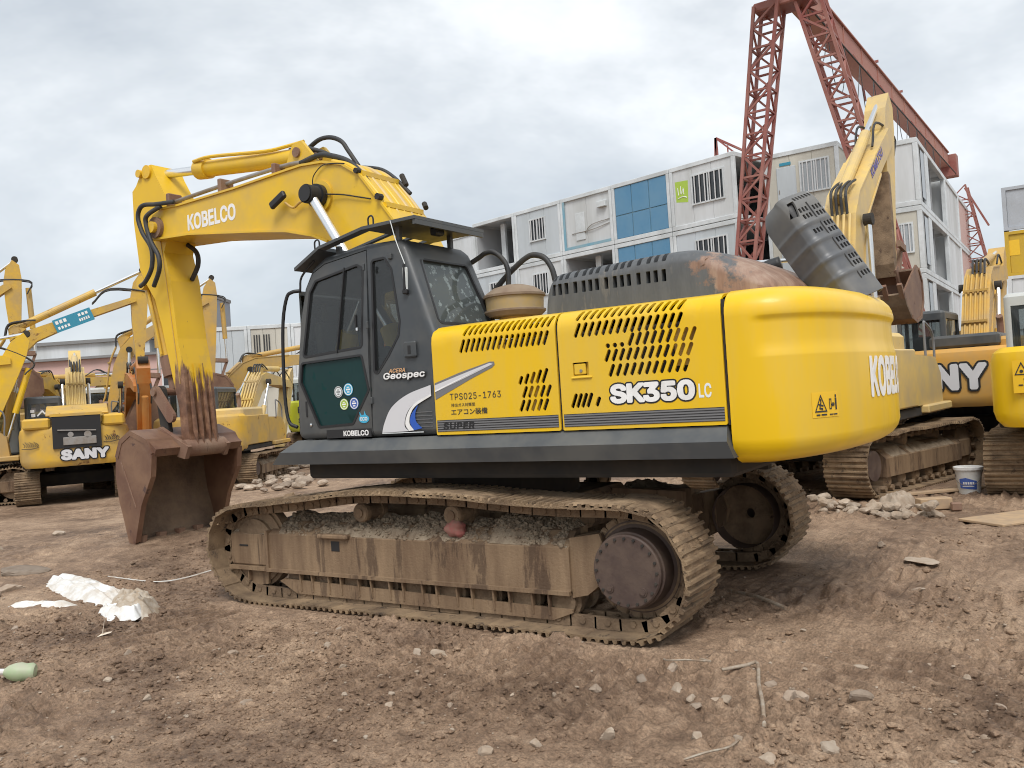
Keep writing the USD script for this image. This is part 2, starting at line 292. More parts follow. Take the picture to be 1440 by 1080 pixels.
# the arm of the large machine: paint worn off to bare rust towards its lower end
usdkit.material(stage, '/World/Looks/arm_worn', {
    'g': ('geometry', {}), 's': ('separate_xyz', {}), 'mp': ('mapping', {'scale': (9.0, 9.0, 1.1)}), 'n': ('noise_texture', {'scale': 1.0, 'detail': 6.0, 'roughness': .62}), 'n1': ('noise_texture', {'scale': 2.2, 'detail': 7.0, 'roughness': .66}), 'n2': ('noise_texture', {'scale': 7.0, 'detail': 9.0, 'roughness': .7}),
    'a': ('math', {'math_type': 'multiply_add', 'value2': 1.9}), 'mr': ('map_range', {'from_min': 3.32, 'from_max': 3.18, 'clamp': True}),
    'c1': ('rgb_ramp', {'ramp': [(.35, (.70, .44, .010)), (.6, (.66, .41, .02)), (.75, (.50, .33, .07))]}), 'c2': ('rgb_ramp', {'ramp': [(.3, (.075, .036, .022)), (.5, (.17, .085, .05)), (.68, (.30, .17, .10))]}), 'sp': ('map_range', {'from_min': .66, 'from_max': .70, 'to_max': .85, 'clamp': True}),
    'm0': ('mix', {'color2': (.16, .07, .03)}), 'mx': ('mix', {}), 'p': ('principled_bsdf', {'roughness': .5})},
    [('g.position', 's.vector'), ('g.position', 'mp.vector'), ('mp.vector', 'n.vector'), ('g.position', 'n1.vector'), ('g.position', 'n2.vector'), ('n.fac', 'a.value1'), ('s.z', 'a.value3'), ('a.value', 'mr.value'), ('n1.fac', 'c1.fac'), ('n2.fac', 'c2.fac'), ('n2.fac', 'sp.value'), ('sp.result', 'm0.fac'), ('c1.color', 'm0.color1'), ('mr.result', 'mx.fac'), ('m0.color', 'mx.color1'), ('c2.color', 'mx.color2'), ('mx.color', 'p.base_color')], surface='p.BSDF')
MAT['arm_worn'] = UsdShade.Material.Get(stage, '/World/Looks/arm_worn')
mat('yellow_rusty', (.60, .37, .035), .5, (.42, .28, .1), .6, 1.4, rust=(.14, .06, .03), ramt=.42, rscale=3.0)
# mud of the yard
usdkit.material(stage, '/World/Looks/mud', {
    'g': ('geometry', {}), 'n1': ('noise_texture', {'scale': .55, 'detail': 9.0, 'roughness': .62}), 'n2': ('noise_texture', {'scale': 6.0, 'detail': 10.0, 'roughness': .74}), 'n3': ('noise_texture', {'scale': 60.0, 'detail': 7.0, 'roughness': .7}), 'vo': ('voronoi_texture', {'scale': 42.0, 'randomness': 1.0}), 'v2': ('voronoi_texture', {'scale': 105.0}), 'va': ('math', {'math_type': 'multiply_add', 'value2': .45}),
    'c1': ('rgb_ramp', {'ramp': [(.36, (.085, .050, .031)), (.45, (.180, .115, .074)), (.53, (.31, .211, .139)), (.64, (.45, .325, .224))]}),
    'c2': ('rgb_ramp', {'ramp': [(.34, (.05, .029, .018)), (.46, (.19, .121, .077)), (.56, (.335, .228, .150)), (.68, (.55, .405, .285))]}),
    'mx': ('mix', {'fac': .42}), 'r3': ('map_range', {'from_min': .34, 'from_max': .68, 'to_min': .55, 'to_max': 1.3}), 'hv': ('hsv', {}),
    'wet': ('map_range', {'from_min': .4, 'from_max': .6, 'to_min': .62, 'to_max': .95, 'clamp': True}),
    'b1': ('bump', {'strength': .9, 'distance': .03}), 'b2': ('bump', {'strength': .55, 'distance': .008, 'invert': True}), 'b3': ('bump', {'strength': .8, 'distance': .006}), 'p': ('principled_bsdf', {'specular_ior_level': .35})},
    [('g.position', 'n1.vector'), ('g.position', 'n2.vector'), ('g.position', 'n3.vector'), ('n1.fac', 'c1.fac'), ('n2.fac', 'c2.fac'), ('c1.color', 'mx.color1'), ('c2.color', 'mx.color2'), ('n3.fac', 'r3.value'), ('r3.result', 'hv.value'), ('mx.color', 'hv.color'),
     ('hv.color', 'p.base_color'), ('n1.fac', 'wet.value'), ('wet.result', 'p.roughness'), ('n2.fac', 'b1.height'), ('g.position', 'vo.vector'), ('g.position', 'v2.vector'), ('v2.distance', 'va.value1'), ('vo.distance', 'va.value3'), ('va.value', 'b2.height'), ('n3.fac', 'b3.height'), ('b1.normal', 'b2.normal'), ('b2.normal', 'b3.normal'), ('b3.normal', 'p.normal')], surface='p.BSDF')
MAT['mud'] = UsdShade.Material.Get(stage, '/World/Looks/mud')
# ------------------------------------------------------------------ the ground: one sheet out to the horizon
def graded(lo, hi, f0, f1, fine, grow=1.06, far=420.0):
    a = list(np.arange(f0, f1 + 1e-6, fine))
    s = fine
    while a[-1] < hi: s = min(s * grow, .16); a.append(a[-1] + s)
    b = []; s = fine; x = f0
    while x > lo: s = min(s * grow, .16); x -= s; b.append(x)
    while a[-1] < far: s = max(.2, (a[-1] - hi) * .22 + .2); a.append(a[-1] + s)
    s = .2; x = b[-1]
    while x > -far: x -= max(.2, (lo - x) * .22 + .2); b.append(x)
    return np.array(b[::-1] + a)
def ss(a, b, x): t = np.clip((x - a) / (b - a), 0, 1); return t * t * (3 - 2 * t)
def big(x, y):
    """the broad shape of the yard"""
    h = .33 * np.exp(-(((x - 5.6) / 2.1) ** 2 + ((y + .1) / 2.2) ** 2)) + .10 * np.exp(-(((x - 1.6) / 1.2) ** 2 + ((y - 3.4) / .8) ** 2))
    P = np.stack([x * .33, y * .33, 0 * x], -1)
    h = h + .13 * (meshkit.fbm(P, 3, 3) - .5) * ss(1.6, 3.5, np.abs(y + .2) + 2 * np.maximum(0, np.abs(x) - 2.6) * 1.2)
    return h
def H(x, y, detail=True):
    x, y = np.broadcast_arrays(np.asarray(x, float), np.asarray(y, float))
    h = big(x, y)
    if not detail: return h
    P = np.stack([x, y, 0 * x], -1)
    near = ss(30, 8, np.hypot(x + 2, y - 3))
    mask = ss(.40, .60, meshkit.fbm(P * .6, 3, 11))
    rough = (.14 + 1.05 * mask)
    n = (meshkit.fbm(P * 2.6, 3, 5) - .5) * .10 * rough
    r = 1 - np.abs(2 * meshkit.fbm(P * 7.0, 3, 21) - 1); n = n + (r - .72) * .075 * rough
    n = n + (meshkit.fbm(P * 21, 2, 31) - .5) * .048 * (.35 + rough)
    cl = meshkit.noise(P * 16, 77); n = n + np.maximum(0, cl - .66) * .12 * rough
    # prints of the track plates in the mud beside the machine, and drag marks
    w = ss(1.75, 1.95, y) * ss(3.9, 2.8, y) * ss(-3.2, -2.2, x) * ss(2.9, 2.0, x) * (.35 + .65 * ss(.45, .6, meshkit.noise(P * .9, 8)))
    ang = .07; q = (x * math.cos(ang) + y * math.sin(ang)) + .05 * meshkit.noise(P * 2, 15)
    n = n + w * .017 * np.tanh(2.5 * np.sin(q * 2 * np.pi / .125))
    w2 = ss(-2.4, -3.0, x) * ss(-6.0, -4.6, x) * ss(3.2, 2.2, y) * ss(-1.8, -.6, y); rad = np.hypot(x + 2.0, y - 4.2)
    n = n + w2 * .02 * np.sin(rad * 2 * np.pi / .16 + meshkit.noise(P * 1.3, 41) * 3)
    # beneath the tracks the mud is pressed flat
    for s in (1.295, -1.295):
        f = ss(.46, .33, np.abs(y - s)) * ss(2.75, 2.45, np.abs(x)); n = n * (1 - .8 * f); h = h * (1 - f) - .01 * f
    berm = np.exp(-((y - 1.76) / .09) ** 2) * ss(2.5, 2.0, np.abs(x + .1)) * .035; n = n + berm * meshkit.noise(P * 5, 61)
    return h + n * near
gx, gy = graded(-9, 12, -4.6, 2.6, .018), graded(-12, 6.5, 1.5, 5.2, .016)
X, Y = np.meshgrid(gx, gy, indexing='ij'); Zg = H(X, Y)
nx, ny = X.shape; idx = np.arange(nx * ny).reshape(nx, ny)
F = np.stack([idx[:-1, :-1], idx[1:, :-1], idx[1:, 1:], idx[:-1, 1:]], -1).reshape(-1, 4)
tag(O(None, 'ground', (np.c_[X.ravel(), Y.ravel(), Zg.ravel()], F), 'mud', smooth=True), kind='structure')

# ------------------------------------------------------------------ site containers
def window_bars(t, x0, x1, z0, z1, y, nb=5, pane='pane_dark', s=1):
    """barred window in a wall whose outside is at y, looking towards s*y"""
    w = O(t, 'window', [bx(x0 - .07, x1 + .07, y, y + s * .05, z1, z1 + .07), bx(x0 - .07, x1 + .07, y, y + s * .07, z0 - .07, z0), bx(x0 - .07, x0, y, y + s * .05, z0, z1), bx(x1, x1 + .07, y, y + s * .05, z0, z1), bx((x0 + x1) / 2 - .03, (x0 + x1) / 2 + .03, y, y + s * .04, z0, z1)], 'frame_white')
    O(w, 'pane', bx(x0, x1, y - s * .04, y + s * .012, z0, z1), pane)
    for i in range(nb):
        x = x0 + (i + .5) * (x1 - x0) / nb; O(w, 'window_bar', bx(x - .022, x + .022, y + s * .055, y + s * .08, z0 - .03, z1 + .03), 'grille')
    return w
def container(label, loc, rz, L, W, Hc, front, wall='wall_white', frame='frame_white', side=None, group=None, back=True, name='site_container', cat_='container'):
    """a flat-pack site container; local x along its front (the front looks towards -y), depth W along +y"""
    t = thing(name, label, cat_, loc, rz, group); p, b = .16, .2
    for x in (0, L - p):
        for y in (0, W - p): O(t, 'corner_post', cb(x, x + p, y, y + p, b, Hc - b, .015), frame)
    for z in (0, Hc - b):
        for y in (0, W - p): O(t, 'beam', cb(0, L, y, y + p, z, z + b, .015), frame)
        for x in (0, L - p): O(t, 'beam', cb(x, x + p, p, W - p, z, z + b, .015), frame)
    O(t, 'roof', bx(.05, L - .05, .05, W - .05, Hc - .06, Hc - .02), frame); O(t, 'floor', bx(p, L - p, p, W - p, .1, .18), 'interior')
    z0, z1 = b, Hc - b
    def panels(n, y=.05, m=wall):
        w = (L - 2 * p) / n
        for i in range(n): O(t, 'wall_panel', cb(p + i * w + .006, p + (i + 1) * w - .006, y, y + .06, z0, z1, .008), m)
    if front == 'window': panels(3); window_bars(t, L * .5 - .25 * L * .62, L * .5 + .25 * L * .62, 1.15, 2.25, .05, 5, s=-1)
    elif front == 'window_right': panels(3); window_bars(t, L * .36, L * .82, 1.05, 2.3, .05, 6, s=-1)
    elif front == 'plain': panels(3)
    elif front == 'vent': panels(2); O(t, 'vent', bx(L * .52, L * .68, .02, .07, Hc - .95, Hc - .5), 'pane_dark')
    elif front == 'door':
        panels(3); d = O(t, 'door', cb(.55, 1.4, .01, .06, .22, 2.25, .01), 'wall_cool'); O(d, 'handle', bx(.62, .66, -.02, .02, 1.1, 1.25), 'steel')
        O(t, 'sign', bx(.7, 1.2, .02, .049, 2.32, 2.45), 'print_teal'); window_bars(t, L * .5, L * .86, 1.0, 2.3, .05, 6, pane='pane_pale', s=-1)
    elif front == 'blue':
        n = 3; w = (L - 2 * p) / n
        for i in range(n):
            for za, zb in ((z0, z0 + 1.15), (z0 + 1.15, z1)): O(t, 'pane', cb(p + i * w + .025, p + (i + 1) * w - .025, .04, .08, za + .025, zb - .025, .005), 'pane_blue')
        O(t, 'mullion', [bx(p, L - p, .085, .12, z0, z1)], 'frame_blue')
    elif front == 'boarded':
        panels(2, .09, 'wall_white'); O(t, 'board', [cb(L * .28, L * .46, .05, .089, .6, 2.0, .01)], 'frame_white')
        O(t, 'blue_trim', [bx(p, L - p, .0, .05, z0, z0 + .14), bx(p, p + .13, .0, .05, z0 + .14, z1)], 'frame_blue')
        O(t, 'air_conditioner', cb(L * .74, L * .9, -.1, .09, 2.0, 2.3, .02), 'frame_white')
        O(t, 'conduit', [tube([(L * .45, .06, .9), (L * .6, .03, 1.25), (L * .93, .06, 1.35)], .018, 4, 5), tube([(L * .2, .06, 1.0), (L * .6, .03, 1.0), (L * .93, .06, 1.15)], .018, 4, 5)], 'steel')
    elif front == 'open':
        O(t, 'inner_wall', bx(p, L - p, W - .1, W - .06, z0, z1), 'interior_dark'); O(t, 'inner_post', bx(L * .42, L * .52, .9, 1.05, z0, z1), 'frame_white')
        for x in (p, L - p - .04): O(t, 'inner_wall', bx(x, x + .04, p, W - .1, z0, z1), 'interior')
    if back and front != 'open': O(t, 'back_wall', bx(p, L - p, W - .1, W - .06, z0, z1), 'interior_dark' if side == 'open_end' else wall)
    if front != 'open':
        for x in (.05, L - .1)[:1 if side == 'open_end' else 2]:
            if side in (None, 'open_end'): 
                n = 4; w = (W - 2 * p) / n
                for i in range(n): O(t, 'side_panel', cb(x, x + .05, p + i * w + .006, p + (i + 1) * w - .006, z0, z1, .006), wall)
            elif x == .05 or side != 'open_right': O(t, 'side_panel', bx(x, x + .05, p, W - p, z0, z1), wall)
    return t
# the first block: five bays wide, four storeys, seen obliquely
e1 = np.array([.9723, -.2336]); P0 = np.array([7.25, -30.55]); BW, HC = 3.5, 2.97; RB = math.degrees(math.atan2(-e1[1], -e1[0]))
names = ['farthest bay', 'second bay from the far end', 'middle bay', 'bay with blue glazing', 'bay nearest the crane leg']
kinds = {3: ['open', 'window', 'boarded', 'blue', 'window_right'], 2: ['window', 'window', 'open', 'blue', 'window_right'], 1: ['window', 'plain', 'window', 'plain', 'window'], 0: ['plain', 'window', 'plain', 'door', 'window']}
storey = ['ground', 'second', 'third', 'top']
def said(k, b, s):
    d = {'open': 'gutted white site container with its front open', 'window': 'white site container with a barred window', 'boarded': 'white container with blue trim, cables and an air unit', 'blue': 'site container glazed with large blue panes', 'window_right': 'pale grey site container with a wide barred window', 'plain': 'plain white site container', 'door': 'white site container with a door'}[k]
    return f'{d}, {storey[s]} storey, {names[b]}'
for s_ in range(4):
    for b_ in range(5):
        k = kinds[s_][b_]; o = P0 + e1 * BW * (5 - b_)     # local x runs from the far end towards the near end
        c = container(said(k, b_, s_), (o[0], o[1], s_ * HC), RB, BW - .03, 6.0, HC - .03, k, wall='wall_white' if (b_ + s_) % 2 else 'wall_cool', side='open_end' if b_ == 4 and s_ > 1 else None, group='stacked site containers of the four-storey block')
        if s_ == 3 and b_ == 4:
            O(c, 'paint_patch', tr(ext(Polygon([(.3, 1.3), (.95, 1.2), (1.0, 2.2), (.28, 2.25)]), 0, .003), np.array([[1, 0, 0, 0], [0, 0, -1, .049], [0, 1, 0, 0], [0, 0, 0, 1]])), 'decal_green', label='yellow green paint patch beside the window')
            O(c, 'scrawl', [tube([(.4, .04, 1.45), (.7, .04, 1.5), (.9, .04, 1.42)], .02, 4, 4), tube([(.42, .04, 1.95), (.45, .04, 1.6)], .02, 3, 4), tube([(.58, .04, 2.0), (.6, .04, 1.62), (.72, .04, 1.9), (.74, .04, 1.6)], .02, 3, 4)], 'white_paint')
# a paler bay set back beyond the far end
o = P0 + e1 * BW * 6.2 - np.array([.2336, .9723]) * 1.5
for s_ in range(4): container(f'pale corrugated container set back beyond the far bay, {storey[s_]} storey', (o[0], o[1], s_ * HC), RB, BW, 6.0, HC - .03, 'plain')
# the second block, set back to the right behind the crane
for s_ in range(4):
    container(f'cream container with a door, teal sign and wide window, {storey[s_]} storey' if s_ in (2, 3) else f'cream container behind the parked machines, {storey[s_]} storey', (6.55, -32.5, s_ * HC), 180 - 1.5, 3.25, 6.0, HC - .03, 'door' if s_ in (3, 2) else 'plain', wall='wall_cream')
for s_ in range(4):
    # corner unit: short face to the yard, long open side to the right
    L_, W_ = 2.75, 9.6
    t = thing('site_container', f'corner container of the right block, long side open, {storey[s_]} storey', 'container', (3.2, -34.55, s_ * HC), 180, 'open-sided corner containers')
    p, b, Hc = .2, .22, HC - .02
    for x in (0, L_ - p):
        for y in (0, W_ - p): O(t, 'corner_post', cb(x, x + p, y, y + p, b, Hc - b, .015), 'frame_white')
    for z in (0, Hc - b):
        for y in (0, W_ - p): O(t, 'beam', cb(0, L_, y, y + p, z, z + b, .015), 'frame_white')
        for x in (0, L_ - p): O(t, 'beam', cb(x, x + p, p, W_ - p, z, z + b, .015), 'frame_white')
    O(t, 'roof', bx(.05, L_ - .05, .05, W_ - .05, Hc - .06, Hc - .02), 'frame_white'); O(t, 'floor', bx(p, L_ - p, p, W_ - p, .1, .18), 'interior')
    for i in range(2): O(t, 'wall_panel', cb(p + i * (L_ - 2 * p) / 2 + .005, p + (i + 1) * (L_ - 2 * p) / 2 - .005, .05, .11, b, Hc - b, .008), 'wall_white' if s_ > 2 else 'wall_cream')
    if s_ == 3: O(t, 'vent', bx(1.2, 1.62, .02, .07, 2.05, 2.45), 'pane_dark', label='small dark louvred vent')
    if s_ == 2: window_bars(t, 1.5, 2.3, 1.0, 2.2, .05, 4, pane='pane_pale', s=-1)
    O(t, 'inner_wall', bx(p, p + .05, p, W_ - p, b, Hc - b), 'interior'); O(t, 'partition', bx(p, L_ - .3, W_ * .66, W_ * .66 + .06, b, Hc - b), 'interior')
    # narrow glazed strip near the corner, then the open bay
    O(t, 'side_panel', bx(L_ - .12, L_ - .06, p, 1.0, b, Hc - b), 'wall_white'); O(t, 'side_window', bx(L_ - .1, L_ - .04, 1.1, 2.2, .5, Hc - b - .1), 'pane_dark'); O(t, 'side_post', cb(L_ - .2, L_ - .01, 2.3, 3.3, b, Hc - b, .015), 'frame_white')
    if s_ in (1, 2):
        w = O(t, 'window', [bx(L_ * .3, L_ * .85, W_ * .66 - .05, W_ * .66 - .01, 2.0, 2.06), bx(L_ * .3, L_ * .85, W_ * .66 - .05, W_ * .66 - .01, .9, .96)], 'frame_white'); O(w, 'pane', bx(L_ * .3, L_ * .85, W_ * .66 - .02, W_ * .66 - .003, .96, 2.0), 'pane_dark')
        for i in range(6): x = L_ * (.33 + .1 * i); O(w, 'window_bar', bx(x, x + .03, W_ * .66 - .09, W_ * .66 - .06, .9, 2.06), 'grille')
for s_ in range(4):
    for k, (y0, ln, m) in enumerate(((-44.3, 6.0, 'wall_white'), (-50.4, 6.0, 'wall_pink' if s_ > 1 else 'wall_white'))):
        t = thing('site_container', f"{['white', 'pinkish'][k] if s_ > 1 else ['white', 'greyish white'][k]} closed container along the right block, {['nearer', 'farther'][k]}, {storey[s_]} storey", 'container', (3.2, y0, s_ * HC), 180, None); Hc = HC - .02
        for x in (0, 2.55):
            for y in (0, ln - .2): O(t, 'corner_post', cb(x, x + .2, y, y + .2, .2, Hc - .2, .015), 'frame_white')
        for z in (0, Hc - .2):
            for x in (0, 2.55): O(t, 'beam', cb(x, x + .2, 0, ln, z, z + .2, .015), 'frame_white')
        O(t, 'roof', bx(.05, 2.7, .05, ln - .05, Hc - .06, Hc - .02), 'frame_white'); O(t, 'end_wall', bx(.2, 2.55, .05, .1, .2, Hc - .2), m)
        for i in range(8): w = (ln - .4) / 8; O(t, 'side_panel', cb(2.62, 2.69, .2 + i * w + .008, .2 + (i + 1) * w - .008, .2, Hc - .2, .01), m)
# far right: a grey container on a yellow one on a white one
for k, (z0, h, m, lb) in enumerate(((0, 3.2, 'wall_white', 'white container with an air conditioner, lowest of the stack at the right edge'), (3.2, 2.0, 'wall_white', 'low white container under the yellow one at the right edge'), (5.2, 1.75, 'container_yellow', 'yellow container in the middle of the stack at the right edge'), (7.0, 1.7, 'container_grey', 'grey container topmost of the stack at the right edge'))):
    t = thing('container', lb, 'container', (-8.6, -35.2, z0), 2)
    for x in (0, 5.85):
        for y in (0, 2.35): O(t, 'corner_post', bx(x, x + .15, y, y + .15, .12, h - .12), m)
    for z in (0, h - .12):
        for y in (0, 2.35): O(t, 'beam', bx(0, 6.0, y, y + .15, z, z + .12), m)
        for x in (0, 5.85): O(t, 'beam', bx(x, x + .15, .15, 2.35, z, z + .12), m)
    for i in range(6): O(t, 'wall_panel', cb(.15 + i * .95 + .006, .15 + (i + 1) * .95 - .006, 2.38, 2.45, .12, h - .12, .01), m)
    for x in (.04, 5.9): O(t, 'end_wall', bx(x, x + .06, .15, 2.35, .12, h - .12), m)
    O(t, 'roof', bx(.05, 5.95, .05, 2.45, h - .05, h - .01), m)
    if k == 0: a = O(t, 'air_conditioner', cb(5.0, 5.6, 2.46, 2.7, 2.2, 2.8, .02), 'frame_white'); O(a, 'grille', bx(5.1, 5.4, 2.7, 2.71, 2.3, 2.7), 'print_dark')
    if k == 2: O(t, 'notice', bx(5.5, 5.85, 2.452, 2.46, .8, 1.4), 'decal_yellow')

# ------------------------------------------------------------------ gantry crane
def lattice(t, a, b, w0, w1, nseg, e=np.array([1., 0, 0]), f=np.array([0, 1., 0]), name='lattice_leg', m='crane_red', cr=.055, brr=.032):
    a, b = np.asarray(a, float), np.asarray(b, float); C = []
    cor = [(-1, -1), (1, -1), (1, 1), (-1, 1)]
    def pt(s, k): w = (w0 + (w1 - w0) * s) / 2; return a + (b - a) * s + e * cor[k % 4][0] * w + f * cor[k % 4][1] * w
    leg = O(t, name, [bar(pt(0, k), pt(1, k), cr * 2, cr * 2) for k in range(4)], m)
    for i in range(nseg):
        s0, s1 = i / nseg, (i + 1) / nseg
        for k in range(4):
            O(leg, 'cross_brace', bar(pt(s0, k), pt(s1, k + 1), brr * 2, brr * 2) if (i + k) % 2 else bar(pt(s0, k + 1), pt(s1, k), brr * 2, brr * 2), m)
            if i: O(leg, 'strut', bar(pt(s0, k), pt(s0, k + 1), brr * 2, brr * 2), m)
    return leg
cr = thing('gantry_crane', 'tall red lattice gantry crane whose box girder slopes away above the containers', 'gantry crane', (2.6, -22.15, 0), -1.9)
apx = np.array([-.1, 0, 14.0])
lattice(cr, (2.15, 1.3, 0), apx + [.5, .2, 0], .5, .78, 20, cr=.05, brr=.032)
lattice(cr, (-3.9, -.9, 0), apx + [-.75, .0, 0], .5, .78, 20, cr=.05, brr=.032)
O(cr, 'leg_head', [cb(-1.0, .85, -.45, .5, 13.85, 14.14, .04)], 'crane_red')
GY = -33.0
gird = O(cr, 'box_girder', [cb(-.24, .24, GY, 2.5, 14.6, 15.4, .03), bx(-.32, .32, GY, 2.5, 15.4, 15.46), bx(-.32, .32, GY, 2.5, 14.54, 14.6)], 'crane_girder')
for y in np.arange(GY + 2, 1, 3.0): [O(gird, 'stiffener', bx(*sorted((q * .24, q * .275)), y, y + .08, 14.6, 15.4), 'crane_girder') for q in (1, -1)]
for y in (-13.5, -19.0): O(cr, 'walkway_stop', [bar((.46, y, 14.2), (.62, y, 15.9), .1, .1), bar((.62, y, 15.9), (-.2, y - .1, 15.9), .1, .1)], 'crane_red')
O(cr, 'cable_rail', bar((-.62, GY, 14.0), (-.62, 1.5, 14.0), .045, .045), 'dark')
for i in range(11):
    y = -.5 - i * 2.4; O(cr, 'festoon_cable', tube([(-.62, y, 14.0), (-.62, y - .5, 12.9 - .5 * (i % 2)), (-.62, y - 1.2, 12.4 - .4 * (i % 3)), (-.62, y - 1.9, 12.9 - .5 * (i % 2)), (-.62, y - 2.4, 14.0)], .016, 5, 5), 'rubber')
    O(cr, 'rail_bracket', bar((-.62, y, 14.0), (-.4, y, 14.46), .05, .05), 'crane_red')
O(cr, 'end_carriage', [cb(-.7, .7, GY - .8, GY, 13.9, 15.3, .04), bar((-1.0, GY - .5, 13.1), (-2.2, GY - .5, 10.5), .12, .12), bar((1.0, GY - .5, 13.1), (2.2, GY - .5, 10.5), .12, .12)], 'crane_red')
lattice(cr, (-3.0, GY - .5, 0), (-.5, GY - .5, 13.2), .9, 1.2, 14, name='far_leg'); lattice(cr, (3.0, GY - .5, 0), (.5, GY - .5, 13.2), .9, 1.2, 14, name='far_leg')
# the peak of another red truss behind the roofs
pk = thing('roof_truss', 'small red truss peak showing above the container roofs', 'truss', (9.9, -37.0, 0))
O(pk, 'truss_leg', [bar((0, 0, 0), (.3, 0, 14.4), .12, .12), bar((1.2, 0, 0), (.3, 0, 14.4), .12, .12)], 'crane_red')
O(pk, 'truss_top', [bar((.3, 0, 14.4), (-1.6, -1.2, 13.2), .1, .1), bar((.3, 0, 14.4), (-1.2, 0, 12.9), .08, .08), bar((-.3, 0, 13.9), (-.3, 0, 12.4), .06, .06), bar((-1.6, -1.2, 13.2), (-1.6, -1.2, 0), .1, .1)], 'crane_red')

# ------------------------------------------------------------------ buildings beyond the left of the yard
for s_ in range(2):
    for k in range(4):
        o = np.array([33.0, -22.3]) + k * 2.22 * np.array([-.80, -.60])
        c = container(['white corrugated container with a small black wall lamp, behind the hooked mustard arm', 'cream container with slatted vents and an air conditioner', 'white container right of the cream one, beside the black cab', 'white container mostly hidden by the black cab'][k] + [', lower row', ', upper row'][s_], (o[0], o[1], s_ * 3.05 + .2), math.degrees(math.atan2(-.6, -.8)), 2.2, 6.0, 3.0, 'plain', wall=['wall_cool', 'wall_cream', 'wall_white', 'wall_white'][k])
        if s_ == 1 and k == 1:
            for x in (.3, .8): O(c, 'vent', [bx(x + i * .13, x + i * .13 + .06, .0, .045, 1.5, 2.5) for i in range(3)], 'print_dark')
            a = O(c, 'air_conditioner', cb(.3, 1.15, -.3, .04, .3, .9, .03), 'frame_white'); O(a, 'fan_grille', lathe([(.2, 0), (.2, .02), (.0, .02)], (.75, -.3, .6), (0, -1, 0), 20), 'print_grey'); O(a, 'bracket', bx(.3, 1.15, -.3, .04, .22, .29), 'steel')
        if s_ == 1 and k == 0: O(c, 'wall_lamp', cb(.25, .55, -.12, .04, 1.95, 2.1, .02), 'black')
ok = thing('orange_column', 'narrow orange container end standing right of the cream container', 'container', (25.3, -27.0, 0), math.degrees(math.atan2(-.6, -.8)))
O(ok, 'body', cb(0, 1.6, 0, 3, 0, 6.2, .03), 'orange'); O(ok, 'rib', [bx(x, x + .06, -.04, 0, .1, 6.1) for x in (.3, .7, 1.1)], 'orange')
gb = thing('apartment_block', 'grey apartment block far off behind the curved yellow boom', 'building', (64.6, -43.1, 0), math.degrees(math.atan2(-.55, -.84)))
O(gb, 'wall', bx(0, 4.2, 0, 5, 0, 12.4), 'wall_grey'); O(gb, 'roof', bx(-.1, 4.3, -.1, 5.1, 12.4, 12.7), 'roof_grey')
for i in range(3):
    for k in range(4): w = O(gb, 'window', bx(.4 + i * 1.3, 1.25 + i * 1.3, -.04, .02, 1.2 + k * 2.9, 2.6 + k * 2.9), 'wall_white'); O(w, 'pane', bx(.48 + i * 1.3, 1.17 + i * 1.3, -.06, -.03, 1.3 + k * 2.9, 2.5 + k * 2.9), 'pane_dark')
pb = thing('workshop', 'long low pink workshop with white windows behind the parked excavators', 'building', (54.0, -18.5, 0), math.degrees(math.atan2(-.51, -.86)))
O(pb, 'wall', [bx(0, 17, 0, 8, 0, 5.6)], 'wall_pink'); O(pb, 'parapet', bx(5.0, 13.5, .5, 7, 5.6, 6.6), 'wall_white'); O(pb, 'roof', [bx(-.2, 17.2, -.3, 8, 5.6, 5.75), bx(4.8, 15.5, .3, 7.2, 6.6, 6.8)], 'roof_grey')
for i in range(5): w = O(pb, 'window', bx(1.2 + i * 3.3, 3.2 + i * 3.3, -.05, .03, 2.9, 4.4), 'frame_white'); [O(w, 'pane', bx(1.3 + i * 3.3 + j * .64, 1.3 + i * 3.3 + j * .64 + .52, -.07, -.04, 3.0, 4.3), 'pane_dark') for j in range(3)]
O(pb, 'siding_joint', [bx(0, 17, -.02, 0, z, z + .05) for z in (1.2, 2.3, 4.7)], 'roof_grey')
# ------------------------------------------------------------------ the large yellow excavator in front
EX = thing('excavator', 'largest yellow excavator with a black cab, standing in the middle of the yard', 'excavator')
YS = 1.47
PATH = crom([(2.0, 0.0), (1.0, 0.0), (0, 0.0), (-1.0, 0.0), (-2.03, 0.005), (-2.30, .13), (-2.455, .32), (-2.475, .58), (-2.32, .85), (-2.04, .975), (-1.35, .99), (-.85, 1.02), (-.42, 1.052), (.12, 1.065), (.64, 1.06), (1.18, 1.005), (1.6, .965), (2.08, .92), (2.33, .84), (2.47, .66), (2.50, .42), (2.36, .18)], 14, True)
def resample(p, n):
    q = np.vstack([p, p[:1]]); L = np.r_[0, np.cumsum(np.linalg.norm(np.diff(q, axis=0), axis=1))]
    s = np.arange(n) * L[-1] / n; P = np.stack([np.interp(s, L, q[:, k]) for k in range(2)], 1)
    Tn = np.stack([np.interp((s + .05) % L[-1], L, q[:, k]) - np.interp((s - .05) % L[-1], L, q[:, k]) for k in range(2)], 1)
    return P, Tn / np.linalg.norm(Tn, axis=1, keepdims=True), L[-1]
def rock(seed, sx, sy, sz, n=2, rough=.5):
    m = trimesh.creation.icosphere(n, 1.0); v = np.asarray(m.vertices); r = .72 + rough * (meshkit.fbm(v * 1.2 + seed * 7.3, 2, seed) - .2)
    rg_ = np.random.RandomState(seed)
    for _ in range(7):
        d = rg_.normal(size=3); d /= np.linalg.norm(d); h = rg_.uniform(.45, .8); k = v @ d * r; r = np.where(k > h, r * h / np.maximum(k, 1e-6), r)
    return (v * r[:, None] * [sx, sy, sz], np.asarray(m.faces))
CLOD = [rock(900 + k, 1, 1, 1, 1, .9) for k in range(6)]
